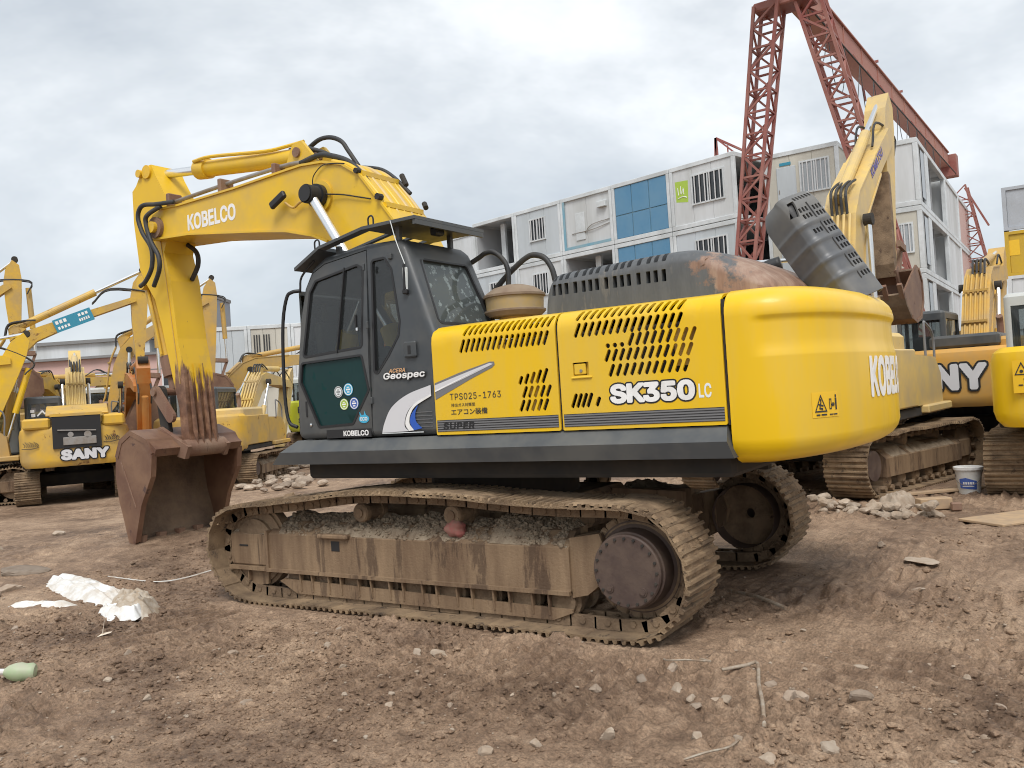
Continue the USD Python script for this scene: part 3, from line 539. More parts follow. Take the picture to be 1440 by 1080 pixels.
def shoe_profile(p):
    a = p / 2; g = .3 * p
    o = [(-a, -.040), (a * .98, -.040), (a * 1.08, -.027)]
    for x in (.36 * p, .03 * p, -.30 * p): o += [(x + .02, -.027), (x + .011, 0), (x - .011, 0), (x - .02, -.027)]
    return o + [(-a * .92, -.027)]
def crawler(t, path, yc, w, n, sgn, m='shoe', chain_m='mud_steel', separate=True, jitter=.004, rng=RND):
    P, Tn, L = resample(path, n); prof = Polygon(shoe_profile(L / n)); base = ext(prof, -w / 2, w / 2)
    links, shoes = [], []
    for k in range(n):
        nx_, nz_ = -Tn[k][1], Tn[k][0]
        v, f = base; v = v.copy()
        yy = v[:, 2]
        j = rng.uniform(-jitter, jitter)
        W = np.c_[P[k][0] + v[:, 0] * Tn[k][0] + (v[:, 1] + j) * nx_, yc + yy + rng.uniform(-jitter, jitter), P[k][1] + v[:, 0] * Tn[k][1] + (v[:, 1] + j) * nz_]
        shoes.append((W, f))
        for y in (-.085, .085):
            c = bx(-L / n * .53, L / n * .53, y - .02, y + .02, -.13, -.042)[0]; ff = bx(0, 1, 0, 1, 0, 1)[1]
            links.append((np.c_[P[k][0] + c[:, 0] * Tn[k][0] + c[:, 2] * nx_, yc + c[:, 1], P[k][1] + c[:, 0] * Tn[k][1] + c[:, 2] * nz_], ff))
        c = np.array([P[k][0] - .095 * nx_, yc, P[k][1] - .095 * nz_]); links.append(cyl(c + [0, -.115, 0], c + [0, .115, 0], .026, 8))
    ch = O(t, 'track_chain', links, chain_m)
    if separate:
        for s in shoes: O(ch, 'track_shoe', s, m)
        cl, rg_ = [], np.random.RandomState(int(yc * 10) + 40)
        for _ in range(900):
            k = rg_.randint(n)
            if Tn[k][0] < .35: continue
            r = math.exp(rg_.normal(-4.5, .45)); cl.append(tr(CLOD[rg_.randint(6)], T(P[k][0] + rg_.uniform(-.1, .1), yc + w * (.5 - rg_.rand() ** .8) * .98, P[k][1] - .028 + r * .3) @ RZ(rg_.rand() * 6) @ np.diag([r * 1.3, r, r * .7, 1])))
        nk, ny_ = 720, 30; PP, TT, LP = resample(path, nk); yv = np.linspace(-w / 2 + .004, w / 2 - .004, ny_); sv = np.arange(nk) * LP / nk
        A_, B_ = np.meshgrid(np.arange(nk), yv, indexing='ij'); Q_ = np.stack([np.cos(sv / LP * 2 * np.pi)[A_] * LP / 6.283, np.sin(sv / LP * 2 * np.pi)[A_] * LP / 6.283, B_ + yc * 3], -1)
        h_ = -.040 + .058 * meshkit.fbm(Q_ * [3.2, 3.2, 2.2], 2, 71) + .026 * (meshkit.fbm(Q_ * 15, 2, 72) - .35) - .02 * np.maximum(0, np.abs(B_) / (w / 2) - .86) / .14; nn = np.stack([-TT[:, 1], TT[:, 0]], 1); h_ = np.minimum(h_, .004); h_ = np.where(PP[A_, 1] < .05, np.minimum(h_, -.03), h_)
        Vm = np.stack([PP[A_, 0] + h_ * nn[A_, 0], yc + B_, PP[A_, 1] + h_ * nn[A_, 1]], -1).reshape(-1, 3); ii_ = np.arange(nk * ny_).reshape(nk, ny_); jj_ = np.roll(ii_, -1, 0)
        O(ch, 'mud_coat', (Vm, np.stack([ii_[:, :-1], jj_[:, :-1], jj_[:, 1:], ii_[:, 1:]], -1).reshape(-1, 4)), 'track_mud', smooth=True, kind='stuff')
        O(ch, 'caked_mud', cl, 'track_mud', kind='stuff')
    else: O(ch, 'track_shoes', shoes, m, kind='stuff')
    return ch
def lumpy_heap(x0, x1, ya, za, yb, zb, amp, nx=150, ny=16, seed=3, ends=.08):
    """soil lying on a sloping plate from (ya,za) outside to (yb,zb) inside"""
    u, v = np.meshgrid(np.linspace(0, 1, nx), np.linspace(0, 1, ny), indexing='ij'); x = x0 + (x1 - x0) * u; y = ya + (yb - ya) * v; z = za + (zb - za) * v
    P = np.stack([x, y, 0 * x], -1); n = meshkit.fbm(P * 5, 2, seed) * .9 + meshkit.noise(P * 17, seed + 5) * .25
    z = z + amp * n * np.minimum(1, 4 * v + .15) * np.minimum(1, np.minimum(u, 1 - u) / ends); i = np.arange(nx * ny).reshape(nx, ny)
    return (np.c_[x.ravel(), y.ravel(), z.ravel()], np.stack([i[:-1, :-1], i[:-1, 1:], i[1:, 1:], i[1:, :-1]], -1).reshape(-1, 4))
for s in (1, -1):
    yc = 1.295 * s
    crawler(EX, PATH, yc, .60, 53, s)
    def Y(a): return s * a
    yo, yi = sorted((Y(1.425), Y(1.17)))
    prof = [(1.10, .30), (1.425, .30), (1.425, .625), (1.28, .735), (1.10, .76)]
    fr_ = O(EX, 'track_frame', [yz([(Y(a), b) for a, b in prof], -1.47, 1.80)], 'frame_brown')
    O(fr_, 'flange', bx(-1.47, 1.80, *sorted((Y(1.42), Y(1.455))), .275, .305), 'frame_brown')
    O(fr_, 'end_plate', bx(1.80, 1.835, *sorted((Y(1.1), Y(1.445))), .27, .66), 'frame_brown'); O(fr_, 'bracket', [cb(.75, 1.12, *sorted((Y(1.40), Y(1.465))), .615, .655, .01)], 'frame_brown')
    O(fr_, 'slot', bx(.88, .98, *sorted((Y(1.42), Y(1.428))), .50, .59), 'black')
    # idler yoke
    yk = O(EX, 'idler_yoke', [cb(1.84, 2.36, *sorted((Y(1.13), Y(1.42))), .31, .63, .02)], 'frame_brown'); O(yk, 'lip', bx(1.84, 2.36, *sorted((Y(1.2), Y(1.445))), .275, .312), 'frame_brown'); O(yk, 'slot', bx(2.10, 2.22, *sorted((Y(1.42), Y(1.425))), .50, .515), 'black')
    O(yk, 'guide_plate', [hull([(x, Y(y), z) for y in (1.36, 1.39) for x, z in ((1.86, .27), (2.33, .27), (2.24, .15), (2.0, .125), (1.88, .14))]), bx(2.1, 2.115, *sorted((Y(1.39), Y(1.43))), .17, .27)], 'frame_brown')
    O(EX, 'idler', [lathe([(.10, -.12), (.26, -.10), (.26, -.07), (.36, -.07), (.36, -.05), (.40, -.05), (.40, .05), (.36, .05), (.36, .07), (.26, .07), (.26, .10), (.10, .12), (0, .12)], (2.03, yc, .50), (0, s, 0), 36)], 'mud_steel')
    # motor bracket, sprocket and final drive
    O(fr_, 'motor_bracket', [hull([(x, Y(y), z) for y in (1.12, 1.40) for x, z in ((-1.47, .25), (-1.47, .70), (-1.72, .74), (-1.80, .55), (-1.76, .40), (-1.6, .28))])], 'frame_brown')
    teeth = [cb(-.05, .05, -.03, .03, .30, .385, .012) for _ in range(21)]
    sp = [tr((np.asarray(m_.vertices), np.asarray(m_.faces)), T(-1.99, yc, .50) @ RY(k * 2 * np.pi / 21)) for k, m_ in enumerate(teeth)]
    spk = O(EX, 'sprocket', [lathe([(.05, -.035), (.325, -.035), (.325, .035), (.05, .035)], (-1.99, yc, .50), (0, s, 0), 42)] + sp, 'mud_steel')
    fd = O(EX, 'final_drive', [lathe([(.30, -.2), (.30, .02), (.335, .03), (.335, .075), (.285, .085), (.275, .22), (.262, .225), (.262, .262), (.252, .272), (0, .272)], (-1.985, Y(1.25), .50), (0, s, 0), 48)], 'hub_brown', smooth=35)
    for k in range(20):
        a = k * 2 * np.pi / 20; c = np.array([-1.985 + .235 * math.cos(a), Y(1.522), .50 + .235 * math.sin(a)]); O(fd, 'bolt', cyl(c, c + [0, s * .012, 0], .011, 6), 'dark')
    for a in (-2.3, -.75):
        c = np.array([-1.985 + .185 * math.cos(a), Y(1.522), .50 + .185 * math.sin(a)]); O(fd, 'plug', [lathe([(.03, 0), (.03, .008), (.018, .008), (.018, .016), (0, .016)], c, (0, s, 0), 12)], 'hub_brown')
    for x in (.64, -.37):
        cr_ = O(EX, 'carrier_roller', lathe([(.05, -.16), (.085, -.16), (.085, -.1), (.07, -.1), (.07, .06), (.085, .06), (.085, .11), (.075, .125), (0, .125)], (x, Y(1.27), .845), (0, s, 0), 24), 'mud_steel'); O(cr_, 'hub_cap', lathe([(.04, 0), (.04, .012), (0, .012)], (x, Y(1.395), .845), (0, s, 0), 12), 'frame_brown')
        O(cr_, 'stand', bx(x - .06, x + .06, *sorted((Y(1.08), Y(1.2))), .68, .8), 'frame_brown')
    for k in range(9):
        x = -1.38 + k * .36; O(EX, 'track_roller', lathe([(.06, -.19), (.13, -.19), (.13, -.1), (.10, -.1), (.10, .04), (.135, .04), (.135, .1), (.105, .105), (.10, .135), (0, .14)], (x, Y(1.25), .215), (0, s, 0), 20), 'mud_steel')
    gd = O(EX, 'rock_guard', [hull([(x, Y(y), z) for y in (1.395, 1.42) for x, z in ((-1.47, .165), (-1.47, .14), (-1.30, .075), (1.46, .085), (1.68, .19), (1.62, .215), (1.4, .145))])], 'frame_brown')
    for k in range(8):
        for d in (-.075, .075):
            x = -1.20 + k * .36 + d; O(gd, 'web_plate', [hull([(x + dx, Y(y), z) for dx in (-.008, .008) for y, z in ((1.40, .10), (1.44, .27), (1.425, .11), (1.39, .28))])], 'frame_brown')
    for k, (xa, xb, a) in enumerate(((1.72, .95, .07), (1.12, .1, .10), (.15, -.75, .09), (-.70, -1.46, .11))):
        sm = lumpy_heap(xa, xb, Y(1.415), .625, Y(1.12), .755, a, 130 if s > 0 else 40, 26 if s > 0 else 8, 3 + k); rg_ = np.random.RandomState(k + 50); cl = [sm]
        for _ in range(420 if s > 0 else 60):
            u, q = rg_.rand(), rg_.rand() ** .8; w_ = np.argmin((sm[0][:, 0] - (xa + (xb - xa) * u)) ** 2 + (sm[0][:, 1] - Y(1.415 - .27 * q)) ** 2); r = math.exp(rg_.normal(-4.25, .38)); cl.append(tr(CLOD[rg_.randint(6)], T(*(sm[0][w_] + [0, 0, r * .3])) @ RZ(rg_.rand() * 6) @ np.diag([r, r * .85, r * .8, 1])))
        O(fr_, 'caked_soil', cl, 'soil_heap', smooth=40, kind='stuff')
    if s > 0: O(fr_, 'soil_on_yoke', lumpy_heap(2.36, 1.82, 1.41, .615, 1.14, .66, .07, 80, 14, 17), 'soil_heap', smooth=True, kind='stuff')
rg = crom([(-.28, 1.30, .76), (-.34, 1.34, .73), (-.38, 1.36, .70), (-.44, 1.35, .67)], 4)
uu = np.linspace(0, 2 * np.pi, 40, endpoint=False); vv = np.linspace(0, np.pi, 14); Q = np.array([(math.cos(a) * math.sin(b), math.sin(a) * math.sin(b), math.cos(b)) for b in vv for a in uu])
rad = .05 + .075 * meshkit.fbm(Q * 1.9 + 4, 2, 2); rv = Q * rad[:, None] * [1.1, .8, .9] + [-.385, 1.36, .735]; ii = np.arange(len(Q)).reshape(14, 40); jj = np.roll(ii, -1, 1)
tag(O(None, 'rag', (rv, np.stack([ii[:-1], ii[1:], jj[1:], jj[:-1]], -1).reshape(-1, 4)), 'cloth_red', smooth=True), 'crumpled reddish rag lying on the soil of the near track frame', 'rag')
# centre frame, swing ring, revolving deck
O(EX, 'centre_frame', [cb(-.9, .9, -.85, .85, .52, .86, .05)] + [hull([(sx * .5, sy * .7, .6), (sx * .9, sy * .5, .6), (sx * .5, sy * .7, .84), (sx * .9, sy * .5, .84), (sx * 1.1, sy * 1.15, .5), (sx * 1.45, sy * 1.15, .5), (sx * 1.1, sy * 1.15, .72), (sx * 1.45, sy * 1.15, .72)]) for sx in (-1, 1) for sy in (-1, 1)], 'frame_brown')
O(EX, 'swing_ring', cyl((0, 0, .85), (0, 0, 1.10), .72, 40), 'dark')
O(EX, 'revolving_frame', [cb(-2.75, 1.35, -1.3, 1.3, 1.14, 1.32, .03), bx(-2.7, 1.9, -.55, -.45, 1.1, 1.6), bx(-2.7, 1.9, .30, .40, 1.1, 1.5), bx(-2.7, 1.2, -1.35, 1.40, 1.32, 1.5)], 'dark')
sk = [(1.30, 1.505), (1.452, 1.505), (1.545, 1.405), (1.50, 1.29), (1.30, 1.29)]
def skirt(s):
    v, f = yz([(s * a, b) for a, b in sk], 0, 1); v = v.copy(); tz = (v[:, 2] - 1.29) / .215
    v[:, 0] = np.where(v[:, 0] > .5, 1.60 - .30 * tz, -2.815 + .05 * tz); return (v, f)
for s in (1, -1): O(EX, 'side_skirt', skirt(s), 'charcoal_step')
# --- counterweight -------------------------------------------------------
half = crom([(-2.79, 1.47), (-2.95, 1.468), (-3.11, 1.43), (-3.25, 1.335), (-3.37, 1.16), (-3.455, .9), (-3.51, .6), (-3.54, .3), (-3.55, 0)], 6)
PLAN = np.vstack([half, half[-2::-1] * [1, -1]])
pt_ = np.gradient(PLAN, axis=0); pt_ /= np.linalg.norm(pt_, axis=1, keepdims=True); PN = np.c_[pt_[:, 1], -pt_[:, 0]]
PN[0] = (0, 1); PN[-1] = (0, -1)
if PN[len(PN) // 2][0] > 0: PN = -PN
PN[0] = (0, 1); PN[-1] = (0, -1)
SPL = np.r_[0, np.cumsum(np.linalg.norm(np.diff(PLAN, axis=0), axis=1))]; SPL -= SPL[-1] / 2
WPROF = [(1.235, .26), (1.243, .17), (1.265, .10), (1.30, .05), (1.35, .016), (1.41, 0.0), (1.70, 0), (1.94, 0), (1.955, .002), (1.985, .009), (2.015, .016), (2.05, .019), (2.10, .02), (2.165, .021), (2.185, .020), (2.20, .014), (2.212, .005), (2.222, .001), (2.25, 0.0), (2.29, .008), (2.325, .024), (2.36, .055), (2.39, .105), (2.41, .17), (2.42, .27)]
def cw_pt(s, z, off=0.0):
    x = np.interp(s, SPL, PLAN[:, 0]); y = np.interp(s, SPL, PLAN[:, 1]); nx_ = np.interp(s, SPL, PN[:, 0]); ny_ = np.interp(s, SPL, PN[:, 1])
    zs = [a for a, b in WPROF]; d = np.interp(z, zs, [b for a, b in WPROF]); g = np.where((z > 1.95) & (z < 2.225), ss(-2.96, -3.06, x), 1.0)
    rise = .02 * ss(-2.9, -3.5, x) * ss(1.5, 1.235, z)
    return np.stack([x + nx_ * (off - d * g), y + ny_ * (off - d * g), z + rise], -1)
rows = [cw_pt(SPL, np.full(len(SPL), z)) for z, _ in WPROF]; nr, nc = len(rows), len(SPL)
V = np.vstack(rows); V[:, 0] = np.where(V[:, 0] > -2.80, -2.80, V[:, 0]); i = np.arange(nr * nc).reshape(nr, nc); f = np.stack([i[:-1, :-1], i[:-1, 1:], i[1:, 1:], i[1:, :-1]], -1).reshape(-1, 4); f = np.vstack([f[:, [0, 1, 2]], f[:, [0, 2, 3]]])
def cap(r, zc):
    global V
    c = len(V); V = np.vstack([V, [[-2.81, 0, zc]]]); return np.array([(i[r, k], i[r, k + 1], c) for k in range(nc - 1)])
f = np.vstack([f, cap(nr - 1, 2.43), cap(0, 1.23)[:, ::-1]])
bd = np.array([(i[k, 0], i[k + 1, 0], i[k, nc - 1]) for k in range(nr - 1)] + [(i[k + 1, 0], i[k + 1, nc - 1], i[k, nc - 1]) for k in range(nr - 1)])
cwm = trimesh.Trimesh(V, np.vstack([f, bd]), process=False); trimesh.repair.fix_normals(cwm)
CW = O(EX, 'counterweight', (cwm.vertices, cwm.faces), 'yellow', smooth=40)
def on_cw(g, off=.003, fine=.03):
    """flat print laid on the counterweight: g in (s, z) with s along the plan"""
    v, f = ext(g, 0, .002); m = man((v, f)).refine_to_length(fine); v, f = unman(m)
    return (cw_pt(v[:, 0], v[:, 1], off + v[:, 2]), f)
def cw_text(g, s0, s1, z0, z1): return on_cw(fit(g, s0, z0, s1, z1))
O(CW, 'lettering', cw_text(text('KOBELCO', .3, bold=5, track=2), -.56, .80, 1.62, 1.92), 'white_paint')
# warning sticker: triangle with a stick figure, machine and arrow, walking figure
S0, S1, A0, A1 = -1.555, -1.14, 1.525, 1.69
squash = lambda g: affinity.affine_transform(g, [.58, 0, 0, 1, -1.10 - .58 * S1, 0])
O(CW, 'warning_sticker', on_cw(squash(sbox(S0, A0, S1, A1)), .001), 'decal_yellow')
tri = Polygon([(S0 + .03, A0 + .035), (S0 + .21, A0 + .035), (S0 + .12, A1 - .015)])
pict = unary_union([tri.difference(tri.buffer(-.009)), LineString([(S0 + .12, A0 + .1), (S0 + .10, A0 + .06), (S0 + .14, A0 + .055)]).buffer(.006), Point(S0 + .118, A0 + .112).buffer(.009), LineString([(S0 + .09, A0 + .085), (S0 + .15, A0 + .075)]).buffer(.005), sbox(S0 + .05, A0 + .012, S0 + .2, A0 + .022).difference(sbox(S0 + .1, A0, S0 + .12, A1)),
                    sbox(S0 + .25, A0 + .05, S0 + .285, A0 + .12).difference(sbox(S0 + .257, A0 + .057, S0 + .278, A0 + .113)), LineString([(S0 + .295, A0 + .08), (S0 + .335, A0 + .08)]).buffer(.005), LineString([(S0 + .305, A0 + .09), (S0 + .295, A0 + .08), (S0 + .305, A0 + .07)]).buffer(.004), LineString([(S0 + .325, A0 + .09), (S0 + .335, A0 + .08), (S0 + .325, A0 + .07)]).buffer(.004),
                    Point(S0 + .365, A0 + .135).buffer(.011), sbox(S0 + .353, A0 + .085, S0 + .379, A0 + .122), sbox(S0 + .355, A0 + .045, S0 + .364, A0 + .085), sbox(S0 + .369, A0 + .045, S0 + .378, A0 + .085), sbox(S0 + .25, A0 + .012, S0 + .38, A0 + .02).difference(sbox(S0 + .3, A0, S0 + .312, A1))])
O(CW, 'warning_pictogram', on_cw(squash(pict), .0045), 'print_dark')
# --- yellow side doors with their slots -----------------------------------
RA, ZA, Z0 = .13, 2.265, 1.512
def slot(x, s, dx, ds, w=.0145): return LineString([(x, s), (x + dx, s + ds)]).buffer(w, 5)
def door_panel(x0, x1, slots, front=None):
    """sheet in (x, s): s runs up the side, round the shoulder and in over the top"""
    top = ZA - Z0 + RA * math.pi / 2 + .35
    g = sbox(x0, 0, x1, top).buffer(-.012).buffer(.012)
    for q in slots: g = g.difference(q)
    v, f = ext(g, -.018, 0); m = man((v, f)).refine_to_length(.05); v, f = unman(m)
    s, t, L1 = v[:, 1], v[:, 2], ZA - Z0; a = np.clip((s - L1) / RA, 0, math.pi / 2); r = RA + t; ex = np.maximum(0, s - L1 - RA * math.pi / 2)
    return (np.c_[v[:, 0], YS - RA + r * np.cos(a) - ex, np.where(s < L1, Z0 + s, ZA + r * np.sin(a)) + ex * .12], f[:, ::-1])
SA = [slot(-.625 - k * .0517, .66, -.035, .082) for k in range(16)] + [slot(-.665 - k * .0517, .795, -.03, .075) for k in range(16)]
for k in range(5): h = [.04, .055, .065, .078, .085][k]; SA.append(slot(-1.165 - k * .0515, .375, -.45 * h, h))
SA += [slot(-1.19 - k * .0525, .27, -.03, .065) for k in range(5)] + [slot(-1.16 - k * .0525, .168, -.03, .065) for k in range(5)]
SB = [slot(-1.672 - k * .0565, .69, -.036, .08) for k in range(15)] + [slot(-1.69 - k * .0565, .815, -.03, .07) for k in range(15)]
SB += [slot(-2.10 - k * .0575, .595, -.03, .066) for k in range(9)] + [Point(-1.93 - k * .056, .597).buffer(.018, 5) for k in range(3)]
SB += [slot(-1.91 - k * .0565, .495, -.028, .062) for k in range(12)] + [slot(-1.935 - k * .0565, .386, -.028, .064) for k in range(11)]
SB += [slot(-1.612 - k * .0425, .175, -.034, .08) for k in range(4)] + [slot(-1.815, .178, -.02, .045)]
latch_hole = sbox(-1.765, .40, -1.635, .495); SB.append(latch_hole)
PA = O(EX, 'side_door', door_panel(-1.50, -.335, SA), 'yellow', smooth=35)
PB = O(EX, 'side_door', door_panel(-2.775, -1.522, SB), 'yellow', smooth=35)
lt = O(PB, 'latch', [cb(-1.735, -1.64, 1.44, 1.466, 1.918, 1.998, .006), bx(-1.765, -1.735, 1.42, 1.44, 1.912, 2.007)], 'yellow'); O(lt, 'keyhole', cyl((-1.70, 1.466, 1.945), (-1.70, 1.472, 1.945), .012, 10), 'steel'); O(PB, 'latch_lip', cb(-1.79, -1.62, 1.465, 1.482, 1.888, 1.903, .005), 'yellow')
O(EX, 'engine_bay', [cb(-2.76, -.36, .2, 1.36, 1.5, 2.24, .02)], 'dark'); O(EX, 'bay_baffle', [bx(-2.72, -2.40, 1.365, 1.375, 1.93, 2.2), bx(-1.28, -1.2, 1.37, 1.385, 1.6, 2.1), bx(-1.0, -.9, 1.37, 1.385, 2.05, 2.2)], 'yellow_worn')
O(EX, 'door_seal', bx(-1.52, -1.502, 1.40, 1.452, 1.51, 2.3), 'dark'); O(EX, 'door_seal', bx(-2.80, -2.777, 1.40, 1.452, 1.51, 2.35), 'dark')
for P_, x0, x1 in ((PA, .348, 1.487), (PB, 1.535, 2.762)):     # grey striped band (along = -x)
    O(P_, 'band', decal_y(sbox(x0, 1.538, x1, 1.632), YS + .001, .002), 'print_dark')
    O(P_, 'band_stripe', decal_y(unary_union([sbox(x0, 1.542 + k * .0185, x1, 1.552 + k * .0185) for k in range(5)]), YS + .0035, .001), 'print_grey')
O(PA, 'lettering', decal_y(fit(text('SUPER', .06, bold=4, shear=.1, track=6), .41, 1.553, .72, 1.612), YS + .005, .001), 'black')
O(PA, 'lettering', decal_y(fit(text('TPS025-1763', .07, shear=0, track=5), .492, 1.79, .985, 1.842), YS + .002, .001), 'print_dark')
O(PA, 'lettering', decal_y(fit(text('排出ガス対策型', .03, 'c'), .50, 1.735, .735, 1.762), YS + .002, .001), 'print_dark')
O(PA, 'lettering', decal_y(fit(text('エアコン装備', .05, 'c', bold=1), .495, 1.668, .85, 1.718), YS + .002, .001), 'print_dark')
sw = Polygon([(.345, 1.935), (.6, 2.005), (.90, 2.072), (.94, 2.07), (.945, 2.045), (.92, 2.025), (.7, 1.945), (.345, 1.80)])
O(PA, 'swoosh', decal_y(sw, YS + .001, .0015), 'print_grey'); O(PA, 'swoosh', decal_y(Polygon([(.345, 1.918), (.6, 1.985), (.90, 2.062), (.93, 2.052), (.9, 2.042), (.66, 1.962), (.345, 1.862)]), YS + .003, .001), 'print_silver'); O(PA, 'swoosh', decal_y(Polygon([(.345, 1.875), (.6, 1.957), (.85, 2.035), (.6, 1.95), (.345, 1.862)]), YS + .0045, .001), 'white_paint')
sk3 = fit(text('SK350', .15, bold=6, track=-2), 1.925, 1.69, 2.565, 1.832)
O(PB, 'lettering', decal_y(sk3.buffer(.011), YS + .001, .001), 'black', label='black outline of the white model letters'); O(PB, 'lettering', decal_y(sk3, YS + .0025, .001), 'white_paint'); O(PB, 'lettering', decal_y(fit(text('LC', .08, bold=3), 2.59, 1.70, 2.68, 1.798), YS + .001, .001), 'decal_white')
# --- bonnet, drum, tilted cover -------------------------------------------
hp = crom([(-1.17, 2.40), (-1.195, 2.60), (-1.25, 2.72), (-1.36, 2.755), (-1.8, 2.775), (-2.3, 2.79), (-2.55, 2.755), (-2.8, 2.65), (-3.0, 2.51), (-3.05, 2.40)], 5)
def bonnet():
    rows, ys = [], [1.085, 1.07, 1.04, .99, .90, .6, .2, -.3]
    ds = [0, .0, .0, .0, .0, 0, 0, 0]; out = []
    ins = [.105, .07, .035, .01, -.005, -.015, -.02, -.02]
    for y, q in zip(ys, ins):
        c = hp.copy(); mid = np.array([-2.1, 2.40]); k = np.maximum(0, c[:, 1] - 2.40)
        c[:, 1] -= np.minimum(q, k * .9) * np.clip(k / .2, 0, 1); c[:, 0] += np.where(c[:, 0] > -1.3, -q * .6, np.where(c[:, 0] < -2.6, q * .8, 0)); out.append(np.c_[c[:, 0], np.full(len(c), y), c[:, 1]])
    V = np.vstack(out); r, c_ = len(out), len(hp); i = np.arange(r * c_).reshape(r, c_); f = np.stack([i[:-1, :-1], i[:-1, 1:], i[1:, 1:], i[1:, :-1]], -1).reshape(-1, 4)
    f = np.vstack([f[:, [0, 1, 2]], f[:, [0, 2, 3]]]); n = len(V); V = np.vstack([V, [[-2.0, 1.085, 2.38]], [[-2.0, -.3, 2.38]]])
    f = np.vstack([f, [(i[0, k + 1], i[0, k], n) for k in range(c_ - 1)], [(i[-1, k], i[-1, k + 1], n + 1) for k in range(c_ - 1)]])
    b = [(i[k + 1, 0], i[k, 0], n) for k in range(r - 1)] + [(i[r - 1, 0], n, n + 1)] + [(i[k, -1], i[k + 1, -1], n) for k in range(r - 1)] + [(i[r - 1, -1], n + 1, n)]
    m = trimesh.Trimesh(V, np.vstack([f, b]), process=True); trimesh.repair.fix_normals(m); return m
bm = man(bonnet())
cuts, xs = [], []
for g0 in (-1.295, -1.565, -1.835):
    for k in (0, 1, 2, 3): xs.append(g0 - k * .058 - (.022 if k == 3 else 0))
xs += [-2.11, -2.17, -2.235]
cuts = [man(cb(x - .017, x + .017, .97, 1.2, 2.565, 2.655, .004)) for x in xs] + [man(cb(x - .017, x + .017, .955, 1.072, 2.682, 2.9, .004)) for x in xs]
bm2 = bm
for c in cuts: bm2 = bm2 - c
v, f = unman(bm2); HOOD = O(EX, 'engine_bonnet', (v, f), 'hood_rust', smooth=30, label='grey bonnet rusted bare at its rear end')
O(HOOD, 'bonnet_core', [cb(-2.32, -1.23, .75, .975, 2.45, 2.668, .01)], 'black')
O(HOOD, 'seal', cb(-2.62, -1.12, .9, 1.15, 2.375, 2.412, .008), 'black')
O(EX, 'deck_plate', [bx(-2.79, -.3, -1.45, 1.05, 2.33, 2.37)], 'yellow_worn')
dr = O(EX, 'air_precleaner', lathe([(.0, .20), (.10, .195), (.19, .17), (.265, .12), (.285, .105), (.285, .085), (.27, .08)], (-.49, .40, 2.60), (0, 0, 1), 40), 'drum_rust', smooth=30)
O(dr, 'drum_band', lathe([(.268, .08), (.262, -.01), (.262, -.03)], (-.49, .40, 2.60), (0, 0, 1), 40), 'drum', smooth=30); O(dr, 'lower_rim', lathe([(.262, -.03), (.282, -.035), (.282, -.05), (.24, -.09), (.1, -.10), (0, -.10)], (-.49, .40, 2.60), (0, 0, 1), 40), 'drum_rust', smooth=30); O(dr, 'stem', [cyl((-.49, .40, 2.33), (-.49, .40, 2.51), .15, 24)], 'yellow_worn'); O(dr, 'bracket', [hull([(-.27, .52, 2.38), (-.35, .55, 2.38), (-.3, .53, 2.52), (-.27, .5, 2.38), (-.34, .5, 2.38)])], 'decal_yellow')
O(EX, 'air_hose', tube([(-.05, .42, 3.06), (-.13, .4, 3.1), (-.2, .4, 3.13), (-.28, .4, 3.13), (-.36, .4, 3.08), (-.42, .4, 3.0), (-.44, .4, 2.9), (-.43, .4, 2.76)], .024), 'rubber', smooth=True)
O(EX, 'air_hose', tube([(-.16, .3, 2.74), (-.31, .3, 2.87), (-.45, .3, 2.97), (-.57, .3, 3.04), (-.66, .3, 3.06), (-.77, .3, 3.02), (-.84, .3, 2.92), (-.87, .3, 2.8), (-.9, .3, 2.6)], .027), 'rubber', smooth=True)
# the cover standing open behind: a ribbed half shell
ax0, ax1 = np.array([-3.415, 2.36]), np.array([-2.925, 3.20]); ad = (ax1 - ax0) / np.linalg.norm(ax1 - ax0); an = np.array([-ad[1], ad[0]])      # outward: up and back
if an[0] > 0: an = -an
LL = float(np.linalg.norm(ax1 - ax0)); TH = math.radians(36)      # the shell is twisted so that its ridge points at the yard
A3, N3 = np.array([ad[0], 0, ad[1]]), np.array([an[0], 0, an[1]]); N4 = math.cos(TH) * N3 + math.sin(TH) * np.array([0, 1., 0]); Y4 = math.cos(TH) * np.array([0, 1., 0]) - math.sin(TH) * N3
def cov_at(u, y, d): return np.array([ax0[0], .32, ax0[1]]) + A3 * u + np.multiply.outer(np.asarray(y, float) - .60, Y4) + np.multiply.outer(np.asarray(d, float), N4)
sec = crom([(.625, -.33), (.625, -.10), (.612, -.045), (.575, -.012), (.52, 0), (.42, 0), (.335, 0), (.305, -.02), (.298, -.07)], 6)      # (y, depth)
us = np.unique(np.r_[np.linspace(-.02, LL, 64), np.linspace(LL - .12, LL, 12)]); rows, lin = [], []
for u in us:
    e = max(0, (u - (LL - .16)) / .16); rib = sum(.016 * math.exp(-((u - c) / .018) ** 2) for c in (.20, .36, .52, .68)); y, d = sec[:, 0], sec[:, 1]
    dd = np.maximum(d, -.33 + .10 * e ** 2) - .06 * e ** 2.4 + rib * np.clip((y - .298) / .08, 0, 1); yy = y + (rib - .05 * e ** 2.4) * np.clip(-d / .1, 0, 1)
    rows.append(cov_at(u, yy, dd)); lin.append(cov_at(u, np.minimum(yy, .59) - .0, np.maximum(dd - .03, -.28)))
